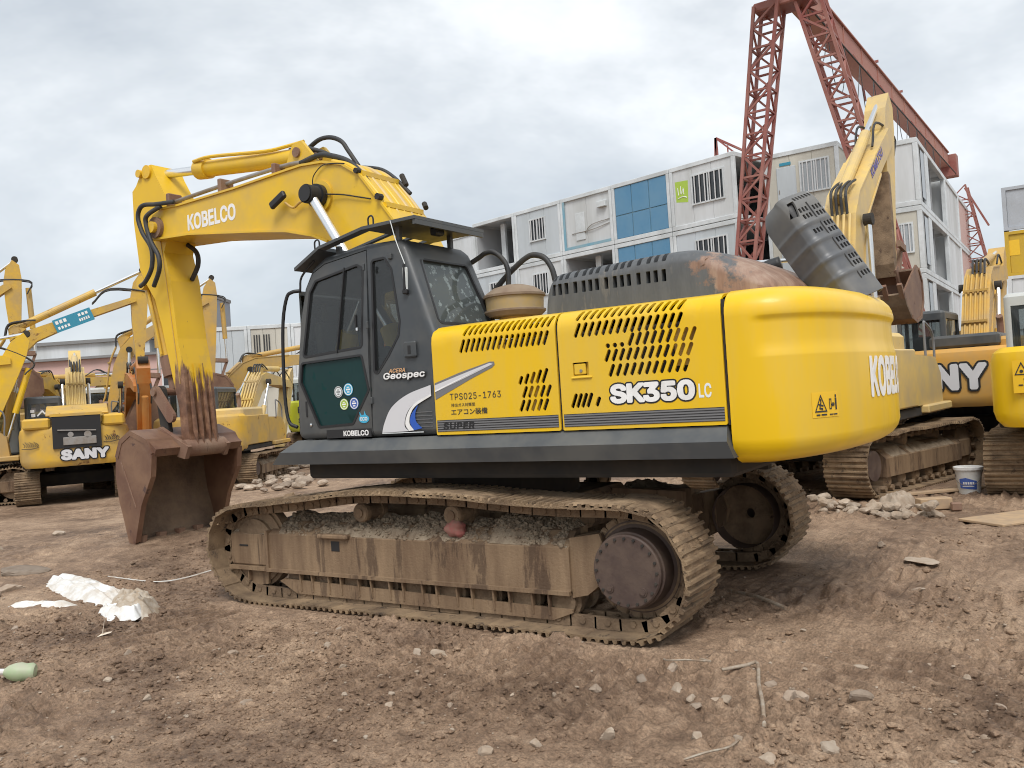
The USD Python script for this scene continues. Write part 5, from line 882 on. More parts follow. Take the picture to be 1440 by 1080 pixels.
# ------------------------------------------------------------------ the other excavators of the yard
def rot2(p, a): c, s = math.cos(a), math.sin(a); p = np.asarray(p, float); return np.stack([p[..., 0] * c - p[..., 1] * s, p[..., 0] * s + p[..., 1] * c], -1)
def digger(label, loc, rz, sc, body, boom_m, cabm='cab_pale', alpha=.55, beta=-1.9, gamma=-.9, swing=0.0, detail=False, nshoe=44, arm=True, bucket=True, shoe_w=.6, tail=None, hood=None, deckm='charcoal_step', name='excavator', track=True, cabfront=True, upper=True, lower_arm=None, openhood=False, thin=0.0):
    """a tracked excavator; local +x is forward. alpha: boom, beta: arm, gamma: bucket, all absolute pitch angles"""
    t = thing(name, label, 'excavator', loc, rz); S = np.diag([sc, sc, sc, 1.0]); U = S @ RZ(swing)
    L2, r = 1.62, .44
    a = np.linspace(-np.pi / 2, np.pi / 2, 8)
    path = np.vstack([np.c_[np.linspace(L2, -L2, 10), np.zeros(10)], np.c_[-L2 - r * np.cos(a[1:-1]), r + r * np.sin(a[1:-1])], np.c_[np.linspace(-L2, L2, 8), .88 - .035 * np.sin(np.linspace(0, 3 * np.pi, 8)) ** 2], np.c_[L2 + r * np.cos(a[::-1][1:-1]), r + r * np.sin(a[::-1][1:-1])]])
    if track:
        for s in (1, -1):
            n0 = len(_used); chw = crawler_at(t, path, 1.19 * s, shoe_w, nshoe, S, detail and True)
            f = O(t, 'track_frame', [yz([(s * 1.0, .25), (s * 1.38, .25), (s * 1.38, .50), (s * 1.25, .62), (s * 1.0, .64)], -1.25, 1.3), cb(1.3, 1.75, *sorted((s * 1.02, s * 1.36)), .27, .55, .02)], 'frame_brown', S)
            O(t, 'sprocket', [lathe([(.05, -.04), (.3, -.04), (.3, .04), (.22, .06), (.2, .2), (0, .2)], (-1.62, s * 1.19, .44), (0, s, 0), 20)], 'hub_brown', S); O(t, 'idler', lathe([(.1, -.15), (.34, -.1), (.34, .1), (.1, .15), (0, .15)], (1.62, s * 1.19, .44), (0, s, 0), 20), 'mud_steel', S)
            for k in range(6): O(t, 'track_roller', lathe([(.12, -.16), (.12, .1), (.06, .14), (0, .14)], (-1.1 + k * .45, s * 1.2, .19), (0, s, 0), 12), 'mud_steel', S)
            for x in (-.5, .6): O(t, 'carrier_roller', lathe([(.08, -.1), (.08, .12), (0, .12)], (x, s * 1.2, .72), (0, s, 0), 12), 'mud_steel', S)
            O(f, 'caked_soil', lumpy_heap(1.25, -1.2, s * 1.37, .50, s * 1.02, .62, .12, 60, 10, 5), 'soil_heap', S, smooth=True, kind='stuff')
        O(t, 'centre_frame', [cb(-.8, .8, -1.0, 1.0, .4, .75, .04), cyl((0, 0, .7), (0, 0, 1.0), .6, 24)], 'dark', S)
    if upper:
        O(t, 'revolving_frame', [cb(-2.2, 1.75, -1.25, 1.25, .98, 1.12, .02)], 'dark', U)
        arcp = [(-2.05, 1.32), (-2.45, 1.22), (-2.66, .8), (-2.74, 0), (-2.66, -.8), (-2.45, -1.22), (-2.05, -1.32)]
        pts = []
        for z, d in ((1.0, .1), (1.08, .03), (1.2, 0), (1.85, 0), (1.98, .03), (2.05, .12)):
            for x, y in crom(arcp, 4): l = math.hypot(x + 2, y); pts.append((-2.0 + (x + 2.0) * (1 - d / max(l, .3)), y * (1 - d / 1.3), z))
        cw = O(t, 'counterweight', hull(pts), tail or body, U, smooth=30)
        if openhood:
            O(t, 'bay_pillar', [cb(-2.0, -1.2, .55, 1.25, 1.12, 2.1, .03), cb(-2.0, -1.2, -1.25, -.65, 1.12, 2.15, .03)], body, U)
        O(t, 'bonnet', [cb(-2.1, -.35, -1.22, .1, 1.9, 2.22, .06)] if not openhood else [tr(cb(-.55, .55, -.75, .75, -.03, .03, .02), T(-1.9, -.08, 2.46) @ RY(-.22))], hood or body, U)
        O(t, 'side_panel', [cb(-2.05, -.35, 1.2, 1.28, 1.14, 1.98, .02)], body, U); O(t, 'side_panel', [cb(-2.05, -.1, -1.29, -1.2, 1.14, 1.98, .02)], body, U)
        O(t, 'engine_block', [bx(-2.0, -.4, -1.18, 1.18, 1.12, 1.85)], 'dark', U)
        tb = O(t, 'tool_box', [hull([(x, y, z) for y in (-1.27, -.5) for x, z in ((-.05, 1.14), (1.55, 1.14), (1.5, 1.6), (1.2, 1.86), (-.05, 1.9))])], body, U); O(tb, 'step', [cb(.2, 1.75, -1.36, -.6, 1.02, 1.14, .02)], body, U)
        O(t, 'hand_rail', [tube([(.9, -1.2, 1.85), (.9, -1.2, 2.35), (1.0, -1.2, 2.4), (1.45, -1.2, 2.2), (1.45, -1.2, 1.6)], .02, 4, 6)], 'print_grey', U); O(t, 'exhaust_pipe', tube([(-1.2, -.8, 2.2), (-1.2, -.8, 2.5), (-1.28, -.8, 2.62)], .06, 4, 10), 'rust_metal', U)
        # cab
        o = man(rb(-.05, 1.72, .32, 1.27, 1.12, 2.92, .09)) - man(cb(.02, 1.65, .39, 1.2, 1.2, 2.84, .02))
        for b_ in (bx(.1, .75, 1.1, 1.4, 1.75, 2.75), bx(.85, 1.6, 1.1, 1.4, 1.45, 2.75), bx(.1, 1.6, .2, .45, 1.75, 2.75), bx(1.5, 1.9, .42, 1.17, 1.35, 2.75), bx(-.2, .06, .42, 1.17, 1.95, 2.72)): o = o - man(b_)
        v, f = unman(o); cb_ = O(t, 'cab', (v, f), cabm, U, smooth=35)
        O(cb_, 'side_window', one(bx(.1, .75, 1.225, 1.232, 1.75, 2.75), (0, 1, 0)), 'glass_tint', U); O(cb_, 'door_window', one(bx(.85, 1.6, 1.225, 1.232, 1.45, 2.75), (0, 1, 0)), 'glass_tint', U); O(cb_, 'right_window', one(bx(.1, 1.6, .36, .367, 1.75, 2.75), (0, -1, 0)), 'glass_tint', U); O(cb_, 'rear_window', one(bx(-.012, -.005, .42, 1.17, 1.95, 2.72), (-1, 0, 0)), 'glass_tint', U); O(cb_, 'windscreen', one(bx(1.675, 1.682, .42, 1.17, 1.35, 2.75), (1, 0, 0)), 'glass_tint', U); O(cb_, 'operator_seat', [rb(.5, .95, .6, 1.05, 1.55, 1.75, .05), rb(.4, .55, .6, 1.05, 1.7, 2.4, .05)], 'seat', U)
    foot = np.array([.42, 1.55])
    def W(p): q = rot2(p, alpha); return q + foot
    Bl = [(-.2, -.14), (1.0, -.02), (2.3, .55), (2.95, .62), (4.2, .30), (5.5, -.16)]; Bu = [(5.6, .06), (5.45, .22), (4.2, .72), (3.0, 1.16), (2.5, 1.18), (1.9, .98), (.9, .40), (-.1, .18)]
    bp = np.array(Bl + Bu); bm = O(t, 'boom', xz(Polygon(W(bp)).buffer(-thin, join_style=1), -.30 + thin * .5, .20 - thin * .5), boom_m, U)
    if not thin: O(bm, 'flange_plate', [edge_strip(W(np.array(Bl[:5])), -.32, .22, .03), edge_strip(W(np.array(Bu[2:])), -.32, .22, .03)], boom_m, U)
    nb = np.array([(.2, .28), (.95, .47), (1.9, 1.04), (2.45, 1.24)])
    for k in range(5):
        q = W(nb); O(bm, 'boom_pipe', tube(np.c_[q[:, 0], np.full(4, -.24 + k * .095), q[:, 1]], .026, 4, 6), boom_m, U)
    O(bm, 'pipe_clamp', [bar((*W((x, z))[:1], -.3, W((x, z))[1]), (W((x, z))[0], .2, W((x, z))[1]), .06, .05) for x, z in ((.6, .4), (1.2, .66), (1.9, 1.08))], boom_m, U)
    O(bm, 'hydraulic_hose', [tube([(q[0], -.2 + k * .08, q[1]) for q in (W((2.45, 1.24)), W((2.75, 1.45)), W((3.05, 1.32)), W((3.3, 1.14)))], .024, 4, 6) for k in range(4)], 'rubber', U)
    O(bm, 'hydraulic_hose', [tube([(q[0], -.2 + k * .08, q[1]) for q in (W((.2, .28)), W((-.1, .42)), W((-.32, .25)), W((-.4, -.1)))], .024, 4, 6) for k in range(4)], 'rubber', U)
    for s in (1, -1):
        y = -.05 + s * .36; p0 = np.array([1.3, 1.1]); p1 = W((2.62, .86)); d = (p1 - p0); mid = p0 + d * .58
        c_ = O(t, 'boom_cylinder', cyl((p0[0], y, p0[1]), (mid[0], y, mid[1]), .085, 16), boom_m, U); O(c_, 'rod', cyl((mid[0], y, mid[1]), (p1[0], y, p1[1]), .045, 12), 'chrome', U); O(c_, 'rod_eye', cyl((p1[0], y - .07, p1[1]), (p1[0], y + .07, p1[1]), .1, 16), 'dark', U)
    tip = W((5.48, .03))
    if arm:
        def A(p): q = rot2(p, beta); return q + tip
        ap = np.array([(-.85, .16), (-.62, .40), (-.2, .42), (.35, .36), (2.4, .08), (2.62, .07), (2.68, -.08), (2.45, -.17), (.6, -.22), (-.1, -.2), (-.5, -.1)]) * [1, 1]
        am = O(t, 'arm', xz(Polygon(A(ap)).buffer(-thin * .9, join_style=1), -.24 + thin * .5, .14 - thin * .5), boom_m, U)
        if lower_arm: O(am, 'weathered_belly', xz(A(np.array([(.75, -.24), (2.45, -.19), (2.68, -.09), (2.66, .02), (2.40, .0), (.8, -.12)])), -.26, .16), lower_arm, U)
        e = A((-.78, .24)); b0 = W((2.75, 1.3)); d = e - b0; mid = b0 + d * .62
        ear_ = O(bm, 'cylinder_ear', [xz(np.array([W((2.5, 1.12)), W((3.0, 1.12)), W((2.78, 1.38)), W((2.68, 1.38))]), y, y + .03) for y in (-.16, .03)], boom_m, U)
        c_ = O(t, 'arm_cylinder', cyl((b0[0], -.05, b0[1]), (mid[0], -.05, mid[1]), .095, 16), boom_m, U); O(c_, 'rod', cyl((mid[0], -.05, mid[1]), (e[0], -.05, e[1]), .05, 12), 'chrome', U); O(c_, 'rod_eye', cyl((e[0], -.17, e[1]), (e[0], .07, e[1]), .09, 14), 'dark', U)
        h = A((2.56, -.02)); k0 = A((.1, .5)); ro = A((2.1, .45)); d = ro - k0; mid = k0 + d * .62
        c_ = O(t, 'bucket_cylinder', cyl((k0[0], -.05, k0[1]), (mid[0], -.05, mid[1]), .08, 14), boom_m, U); O(c_, 'rod', cyl((mid[0], -.05, mid[1]), (ro[0], -.05, ro[1]), .042, 12), 'chrome', U)
        rk = A((2.05, .06)); O(t, 'rocker_link', [bar((rk[0], y, rk[1]), (ro[0], y, ro[1]), .06, .12) for y in (-.3, .2)], 'rust_metal', U)
        O(am, 'hydraulic_hose', [tube([(q[0], y, q[1]) for q in (W((4.6, .62)), W((5.2, .62)), A((-.1, .55)), A((.3, .45)))], .022, 5, 6) for y in (-.2, .1)], 'rubber', U)
        if bucket:
            def B(p): q = rot2(p, gamma); return q + h
            bk = np.array([(0, .05), (.15, .30), (.5, .42), (.85, .30), (1.05, .0), (1.08, -.3), (.98, -.65), (.85, -.85)]); mo = np.array([(.0, -.1), (.35, -.42)])
            bu = O(t, 'bucket', [xz(LineString(B(bk)).buffer(.025, cap_style=2, join_style=1), -.62, .52)], 'bucket_in', U); chk = Polygon(np.vstack([B(bk), B(mo[::-1])])).buffer(.015)
            for y in (-.62, .49): O(bu, 'side_plate', xz(chk, y, y + .03), 'bucket_out', U)
            O(bu, 'back_plate', [xz(LineString(B(bk[:6])).buffer(.03, cap_style=2, join_style=1), -.636, .536)], 'bucket_out', U); O(bu, 'hinge_bracket', [xz(B(np.array([(-.1, -.02), (.05, -.12), (.5, .4), (.3, .45), (.0, .15)])), y, y + .04) for y in (-.28, .16)], 'rust_metal', U)
            for k in range(5): y = -.58 + k * .26; q0, q1 = B((.9, -.78)), B((.74, -1.02)); O(bu, 'tooth', bar((q0[0], y, q0[1]), (q1[0], y, q1[1]), .08, .06), 'rust_metal', U)
            bl = B((.12, .22)); O(t, 'bucket_link', [bar((bl[0], y, bl[1]), (ro[0], y, ro[1]), .07, .12) for y in (-.22, .1)], 'rust_metal', U)
    return t, U
def crawler_at(t, path, yc, w, n, S, separate):
    P, Tn, L = resample(path, n); base = ext(Polygon(shoe_profile(L / n)), -w / 2, w / 2); links, shoes = [], []
    for k in range(n):
        nx_, nz_ = -Tn[k][1], Tn[k][0]; v, f = base
        shoes.append((np.c_[P[k][0] + v[:, 0] * Tn[k][0] + v[:, 1] * nx_, yc + v[:, 2] + RND.uniform(-.004, .004), P[k][1] + v[:, 0] * Tn[k][1] + v[:, 1] * nz_], f))
        c = np.array([P[k][0] - .09 * nx_, yc, P[k][1] - .09 * nz_]); links.append(cyl(c + [0, -.16, 0], c + [0, .16, 0], .045, 6))
    ch = O(t, 'track_chain', links, 'mud_steel', S)
    if separate:
        for s in shoes: O(ch, 'track_shoe', s, 'shoe', S)
    else: O(ch, 'track_shoes', shoes, 'shoe', S, kind='stuff')
def back_text(t, U, g, y0, y1, z0, z1, m, xoff=-2.742, outline=None, om='black'):
    """lettering on the back of a counterweight; reads along -y seen from behind"""
    g = fit(g, y0, z0, y1, z1)
    def put(q, d):
        v, f = ext(q, 0, .004); y = -v[:, 0]; x = -2.745 + .05 * (np.abs(y) / .8) ** 2 * 1.15 - d - v[:, 2]; return (np.c_[x, y, v[:, 1]], f)
    if outline: O(t, 'lettering', put(g.buffer(outline), .008), om, U)
    O(t, 'lettering', put(g, .014), m, U)
def gz(x, y): return float(big(np.array([x]), np.array([y]))[0]) - .02
def place(x, y): return (x, y, gz(x, y))
# behind the counterweight on the right: pale yellow machine with its arm folded up
tB, UB = digger('pale yellow excavator behind the rear of the large one, boom up and weathered arm hanging', place(-1.25, -8.2), -105, 1.08, 'yellow_pale', 'yellow_pale', alpha=.97, beta=-1.62, gamma=-1.9, swing=.17, detail=True, lower_arm='mud_steel', nshoe=42)
# the amber one farther back with big silver letters on its counterweight
tC, UC = digger('amber excavator seen from behind with large silver letters, between two yellow machines', place(-2.75, -14.1), -93, 1.06, 'amber', 'mustard', cabm='charcoal', alpha=.46, beta=-2.0, gamma=-1.2, track=True)
back_text(tC, UC, text('SANY', .4, bold=7, track=6), -.95, .72, 1.30, 1.78, 'print_silver', outline=.035)
O(tC, 'engine_lid', [cb(-2.3, -.6, -.9, .25, 2.06, 2.30, .05)], 'charcoal', UC)
# right edge of the photograph: yellow machine with a pale cab
tD, UD = digger('yellow excavator with a pale grey cab, cut off by the right edge', place(-5.12, -8.45), -91, 1.0, 'yellow', 'yellow_pale', cabm='cab_pale', alpha=.5, beta=-1.9, gamma=-1.0, detail=True, nshoe=42)
def stick(t, U, y0, z0, w, h):
    g1 = sbox(y0, z0, y0 + w, z0 + h); tr_ = Polygon([(y0 + .02, z0 + h * .55), (y0 + w - .02, z0 + h * .55), (y0 + w / 2, z0 + h * .95)]); pic = unary_union([tr_.difference(tr_.buffer(-.012)), Point(y0 + w / 2, z0 + h * .66).buffer(.02), sbox(y0 + w * .62, z0 + h * .12, y0 + w * .75, z0 + h * .36), Point(y0 + w * .685, z0 + h * .42).buffer(.018), sbox(y0 + w * .3, z0 + h * .22, y0 + w * .55, z0 + h * .26)])
    for g, d, m in ((g1, .004, 'decal_yellow'), (pic, .009, 'print_dark')):
        v, f = ext(g, 0, .003); y = -v[:, 0]; x = -2.745 + .05 * (np.abs(y) / .8) ** 2 * 1.15 - d - v[:, 2]; O(t, 'warning_sticker', (np.c_[x, y, v[:, 1]], f), m, U)
stick(tD, UD, -1.02, 1.45, .2, .42)
# left: small worn machine seen from behind, bonnet propped open
tE, UE = digger('small worn yellow excavator seen from behind, bonnet propped open over its engine', place(16.15, -5.2), -31, .86, 'yellow_worn', 'yellow_pale', cabm='charcoal', alpha=.42, beta=-1.75, gamma=-.6, openhood=True, hood='yellow_worn', tail='yellow_worn')
back_text(tE, UE, text('SANY', .3, bold=8, track=4), -.35, .78, 1.16, 1.44, 'print_silver', outline=.03)
O(tE, 'engine_opening', [bx(-2.77, -2.3, -.62, .52, 1.47, 2.3)], 'black', UE); O(tE, 'engine', [cb(-2.80, -2.76, -.5, .28, 1.55, 1.75, .01), cyl((-2.8, -.3, 1.8), (-2.76, -.3, 1.8), .09, 12), cyl((-2.8, .1, 1.82), (-2.76, .1, 1.82), .07, 12), bar((-2.8, -.5, 1.9), (-2.8, .4, 1.95), .03, .03)], 'steel', UE)
O(tE, 'bonnet_edge', [bx(-2.785, -2.2, -.66, .56, 2.3, 2.37)], 'yellow_worn', UE); O(tE, 'upper_block', [cb(-2.7, -1.6, .56, 1.2, 2.0, 2.28, .05), cb(-2.7, -1.6, -1.2, -.66, 2.0, 2.3, .05)], 'yellow_worn', UE)
sc_ = unary_union([LineString([(.75 + .05 * i, 1.72 + .03 * (i % 2)), (.8 + .05 * i, 1.66), (.77 + .05 * i, 1.62)]).buffer(.008) for i in range(7)] + [LineString([(.72, 1.58), (.9, 1.56), (1.1, 1.6)]).buffer(.008)])
for q, m in ((affinity.translate(sc_, -1.95, -.06), 'print_dark'), (affinity.translate(sc_, -.05, .0), 'print_dark')): v, f = ext(q, 0, .004); y = -v[:, 0]; O(tE, 'scrawl', (np.c_[-2.76 + .05 * (np.abs(y) / .8) ** 2 * 1.15 - v[:, 2] + .02, y, v[:, 1]], f), m, UE)
wm = unary_union([sbox(0, .12, .1, .2), sbox(.02, .0, .12, .09), LineString([(.18, .03), (.3, .16), (.36, .08), (.5, .15), (.6, .04)]).buffer(.02), sbox(.66, .12, .76, .2), sbox(.67, 0, .75, .08)]); v, f = ext(wm, 0, .003); O(tE, 'window_print', (np.c_[-.02 - v[:, 2], 1.12 - v[:, 0], 2.35 + v[:, 1]], f), 'white_paint', UE)
# far left edge
tF, UF = digger('yellow excavator at the left edge whose arm hangs down from a high boom', place(22.3, -3.3), -119, .95, 'yellow_worn', 'yellow_worn', alpha=.98, beta=-1.50, gamma=-1.2, thin=.07)
tG, UG = digger('mustard excavator whose long sloping boom carries a blue placard', place(18.1, -2.96), -120, .97, 'mustard', 'yellow_rusty', alpha=.69, beta=-1.55, gamma=-1.3, thin=.10)
pl = sbox(0, 0, .95, .34)
def on_boom(t, U, g, u0, w0, alpha, y, m, d=.004):
    v, f = ext(g, 0, d); q = rot2(np.c_[u0 + v[:, 0], w0 + v[:, 1]], alpha) + [.42, 1.55]; return O(t, 'placard' if m == 'print_teal' else 'lettering', (np.c_[q[:, 0], y - v[:, 2], q[:, 1]], f[:, ::-1]), m, U)
an_ = math.atan2(-.42, 1.25)
def along(g, s): return affinity.rotate(g, math.degrees(an_), origin=(0, 0))
bars = unary_union([sbox(.05 + .1 * i, .2, .12 + .1 * i, .29) for i in range(3)] + [sbox(.06 + .08 * i, .06, .11 + .08 * i, .13) for i in range(4)] + [sbox(.62 + .09 * i, .21, .68 + .09 * i, .28) for i in range(3)] + [sbox(.6 + .055 * i, .08, .635 + .055 * i, .15) for i in range(5)])
for yy, sgn in ((-.3, 1),):
    on_boom(tG, UG, along(pl, 0), 3.45, .56, .69, -.303, 'print_teal'); on_boom(tG, UG, along(bars, 0), 3.45, .56, .69, -.309, 'white_paint')
# nearer bright yellow arm at the left edge reaching down to a bucket
tM, UM = digger('bright yellow excavator at the left edge reaching its arm down to a muddy bucket', place(19.0, .35), -119, .9, 'yellow_boom', 'yellow_boom', thin=.05, alpha=.41, beta=-1.85, gamma=-2.2)
an2 = math.atan2(-.44, 1.2)
on_boom(tB, UB, affinity.rotate(fit(text('KOMATSU', .2, bold=2), 0, 0, .95, .17), math.degrees(an2), origin=(0, 0)), 3.75, .66, .97, -.303, 'print_violet')
# machines parked behind
tH, UH = digger('tan excavator with its folded arm and chrome rods, behind the small worn one', place(28.8, -8.2), -115, .95, 'mustard', 'yellow_worn', cabm='charcoal', alpha=.36, beta=-2.5, gamma=-1.2)
tN, UN = digger('old grey-cabbed excavator with an orange boom, behind the bucket of the large one', place(18.2, -8.1), 150, .92, 'yellow_worn', 'orange', cabm='cab_pale', thin=.06, alpha=.22, beta=-1.9, gamma=-1.0)
tI, UI = digger('mustard excavator with a hooked arm against the white containers', place(22.4, -9.15), -124, 1.0, 'mustard', 'mustard', alpha=.85, beta=-1.52, gamma=-1.3, thin=.07)
tJ, UJ = digger('yellow excavator with rusty side panels and rubble before its tracks, right of the arm', place(14.6, -8.6), -60, .88, 'yellow_worn', 'yellow_pale', cabm='charcoal', alpha=.26, beta=-2.0, gamma=-1.4, hood='yellow_pale', thin=.05)
tK, UK = digger('lime yellow excavator showing its lettered counterweight left of the black cab', place(18.7, -16.4), -45, 1.0, 'lime', 'mustard', cabm='cab_pale', alpha=.5, beta=-1.9, gamma=-1.0)
back_text(tK, UK, text('日本第一', .2, 'c', bold=3), -.95, .2, 1.62, 1.86, 'print_dark'); back_text(tK, UK, text('SUMITOMO', .2, bold=3), -.95, .45, 1.28, 1.46, 'print_dark')
tL, UL = digger('mustard excavator whose straight boom rises behind the grab rail of the cab', place(22.4, -12.8), -117, 1.0, 'mustard', 'mustard', cabm='charcoal', alpha=.40, beta=-1.9, gamma=-1.2)

tP, UP = digger('dusty tan excavator with a low boom, farthest back behind the blue placard', place(25.0, -6.2), -70, .95, 'yellow_worn', 'mustard', cabm='charcoal', alpha=.16, beta=-2.2, gamma=-1.2, thin=.03)
tQ, UQ = digger('worn yellow excavator behind the orange boom, its arm tucked in', place(26.4, -11.8), 120, .95, 'yellow_worn', 'yellow_worn', cabm='charcoal', alpha=.34, beta=-2.4, gamma=-1.5, thin=.04)
# ------------------------------------------------------------------ things lying about
def g0(x, y): return float(H(np.array([x]), np.array([y]))[0])
def litter(name, label, cat_, mesh, m, x, y, dz=0, rz=0, group=None, smooth=False):
    v, f, _ = meshkit.arrays(cat(mesh) if isinstance(mesh, list) else mesh); M = T(x, y, g0(x, y) + dz) @ RZ(rz); return tag(O(None, name, (v @ M[:3, :3].T + M[:3, 3], f), m, smooth=smooth), label, cat_, group)
# torn white plastic sheeting, crumpled
def sheet_bag(seed, L, W, h, n=90, m=50, taper=.35):
    u, v = np.meshgrid(np.linspace(0, 1, n), np.linspace(-1, 1, m), indexing='ij'); w = W / 2 * (1 - taper * np.abs(2 * u - 1) ** 2.2) * (1 + .25 * (meshkit.noise(np.stack([u * 5, 0 * u, 0 * u], -1), seed) - .5))
    x = (u - .5) * L + .05 * (meshkit.noise(np.stack([u * 3, v * 2, 0 * u], -1), seed + 3) - .5); y = v * w; Pn = np.stack([u * 4.5, v * 2.2, 0 * u], -1)
    cr = 1 - np.abs(2 * meshkit.fbm(Pn, 2, seed) - 1); cr2 = 1 - np.abs(2 * meshkit.noise(Pn * 2.2, seed + 8) - 1)
    z = h * (1 - np.abs(v) ** 2.5) * (.35 + .5 * cr + .2 * cr2) * np.minimum(1, np.minimum(u, 1 - u) * 7 + .1)
    i = np.arange(n * m).reshape(n, m); return (np.c_[x.ravel(), y.ravel(), z.ravel()], np.stack([i[:-1, :-1], i[1:, :-1], i[1:, 1:], i[:-1, 1:]], -1).reshape(-1, 4))
bg1 = thing('plastic_sheeting', 'crumpled torn white plastic sheeting lying in the mud at the left', 'plastic sheet', (3.95, 2.02, g0(3.95, 2.02) - .02), -12)
O(bg1, 'sheet', sheet_bag(4, 1.9, .5, .12, 140, 60), 'bag', smooth=True); O(bg1, 'torn_flap', sheet_bag(9, .7, .2, .06, 50, 30), 'bag', T(-.35, .5, .0) @ RZ(.55), smooth=True)
bg2 = thing('muddy_sack', 'half-buried muddy white sack at the end of the plastic sheeting', 'sack', (2.72, 2.28, g0(2.72, 2.28) - .02), -35)
O(bg2, 'cloth', sheet_bag(23, .85, .52, .20), 'bag_dirty', smooth=True); O(bg2, 'fold', sheet_bag(51, .45, .3, .12, 40, 24), 'bag', T(-.28, .08, .03) @ RZ(.9), smooth=True)
litter('leaf_scrap', 'dry pale torn scrap standing in the mud below the plastic sheeting', 'scrap', [hull([(0, 0, 0), (.09, .01, .01), (.03, .03, .16), (.05, .03, .15), (.06, 0, 0)]), hull([(.0, 0, .005), (.16, -.02, .01), (.13, .08, .025), (.02, .07, .01)])], 'leaf', 1.89, 3.08, .0, 2.4)
bt = thing('bottle', 'crushed green plastic bottle half sunk in mud near the left edge', 'bottle', (1.50, 3.93, g0(1.5, 3.93) + .035), 40)
O(bt, 'body', lathe([(0, -.01), (.05, 0), (.062, .02), (.058, .06), (.066, .09), (.060, .13), (.045, .17), (.02, .2)], (-.09, 0, 0), (1, .1, .12), 18), 'bottle', smooth=40); O(bt, 'cap', lathe([(0, 0), (.022, 0), (.022, .03), (0, .03)], (.10, .02, .025), (1, .1, .12), 12), 'bag')
# bent reinforcing rod, sticks, wires
litter('bent_rod', 'rusty rod bent at a right angle, lying in the mud at the right', 'rod', tube([(.18, .14, .03), (.06, .05, .045), (.0, .0, .05), (-.10, .30, .03), (-.22, .62, .04), (-.30, .86, .0)], .0115, 5, 8), 'rod', -2.95, 1.72, .01, 0, smooth=True)
litter('stick', 'short pale stick lying between the near and the far track', 'stick', tube([(-.28, .2, .02), (0, 0, .04), (.3, -.18, .03)], .015, 3, 7), 'rod', -2.5, .25, .01)
litter('wire', 'thin pale wire curled in the mud at the bottom of the picture', 'wire', tube([(0, 0, .02), (-.1, .05, .05), (-.25, .02, .03), (-.38, -.05, .02)], .006, 6, 5), 'rod', -3.05, 3.2, .01, 1.0)
litter('wire', 'small curl of wire behind the rear end of the near track', 'wire', tube([(0, 0, .01), (-.08, .1, .04), (-.2, .08, .05), (-.3, -.03, .02), (-.22, -.06, .02)], .006, 6, 5), 'rod', -2.4, 1.9, .01)
litter('wire', 'pale wire stretched over the mud before the front end of the near track', 'wire', tube([(0, 0, .28), (.5, -.05, .16), (1.0, -.2, .09), (1.7, -.3, .12)], .006, 5, 5), 'bag', 2.5, 1.45, .0, .25)
# single stones
ST = [(-2.56, 3.03, .07, 's', 'largest pale stone in the mud at the bottom'), (-2.39, 2.22, .055, 'n', ''), (-2.62, 2.24, .06, 's', ''), (-2.74, 2.3, .055, 's', ''), (-2.86, 2.25, .05, 's', ''), (-2.80, 2.40, .05, 'n', ''), (-2.95, 2.33, .045, 's', ''), (-2.2, 2.47, .055, 'n', ''), (-3.27, 2.15, .075, 'n', ''), (-3.35, 2.2, .05, 'n', ''), (-3.62, 2.06, .085, 'n', 'brown stone lying alone right of the bent rod'), (-.82, 2.22, .075, 's', ''), (-.62, 2.24, .06, 's', ''), (-2.0, 2.6, .04, 'n', ''), (-1.75, 2.7, .035, 's', ''), (-3.0, 2.9, .05, 's', ''), (-3.38, 3.0, .07, 's', ''), (-3.2, 2.85, .04, 's', ''), (-3.62, 2.75, .07, 's', ''), (-2.28, 3.3, .045, 's', ''), (-2.1, 3.5, .06, 's', ''), (-2.9, 3.5, .055, 'n', ''), (-3.4, 3.35, .06, 'n', ''), (-1.2, 3.2, .035, 's', ''), (-.4, 2.75, .04, 's', ''), (.55, 2.9, .05, 'n', ''), (-.3, 3.5, .05, 'n', ''), (.85, 3.7, .04, 's', ''), (1.15, 3.35, .05, 'n', ''), (.35, 3.75, .045, 's', ''), (-3.9, 1.2, .04, 's', ''), (-4.2, .4, .05, 'n', ''), (-4.3, 1.9, .045, 'n', ''), (-3.55, -.6, .06, 'n', ''), (-3.0, -2.2, .07, 'n', ''), (3.0, 3.2, .05, 'n', ''), (6.2, 2.2, .1, 'n', ''), (7.6, 1.0, .09, 's', ''), (9.0, -.6, .12, 's', ''), (3.9, 3.0, .06, 'n', ''), (.1, 2.4, .05, 's', ''), (-1.5, 3.0, .03, 'n', ''), (4.6, 2.6, .09, 'n', ''), (-2.5, 2.0, .05, 'n', ''), (-3.1, 1.95, .05, 'n', '')]
for k, (x, y, r, m, lb) in enumerate(ST):
    a = .75 + .5 * RND.random(); litter('stone', lb or ('pale stone half sunk in the mud around the large excavator' if m == 's' else 'brown muddy stone lying in the mud around the large excavator'), 'stone', rock(100 + k, .78 * r * a, .78 * r / a, r * .62, 2, .9), 'stone_pale' if m == 's' else 'stone', x, y, r * .12, RND.random() * 6, None if lb else ('pale stones strewn over the mud' if m == 's' else 'brown stones strewn over the mud'))
for k, (x, y, sx, sy, lb) in enumerate(((5.45, 1.85, .42, .25, 'broad flat slab of broken stone at the left edge, behind the sheeting'), (4.75, 2.35, .20, .16, 'flat brown slab at the left edge, nearer than the broad one'), (-3.44, -1.61, .22, .14, 'thin pale flake lying in the mud right of the far track'), (-3.5, 1.46, .07, .03, 'small white chip in the mud at the right'))):
    litter('slab', lb, 'slab', rock(60 + k, sx, sy, .06 if k < 2 else .02), 'stone' if k < 2 else 'stone_pale', x, y, .01, .4 + k)
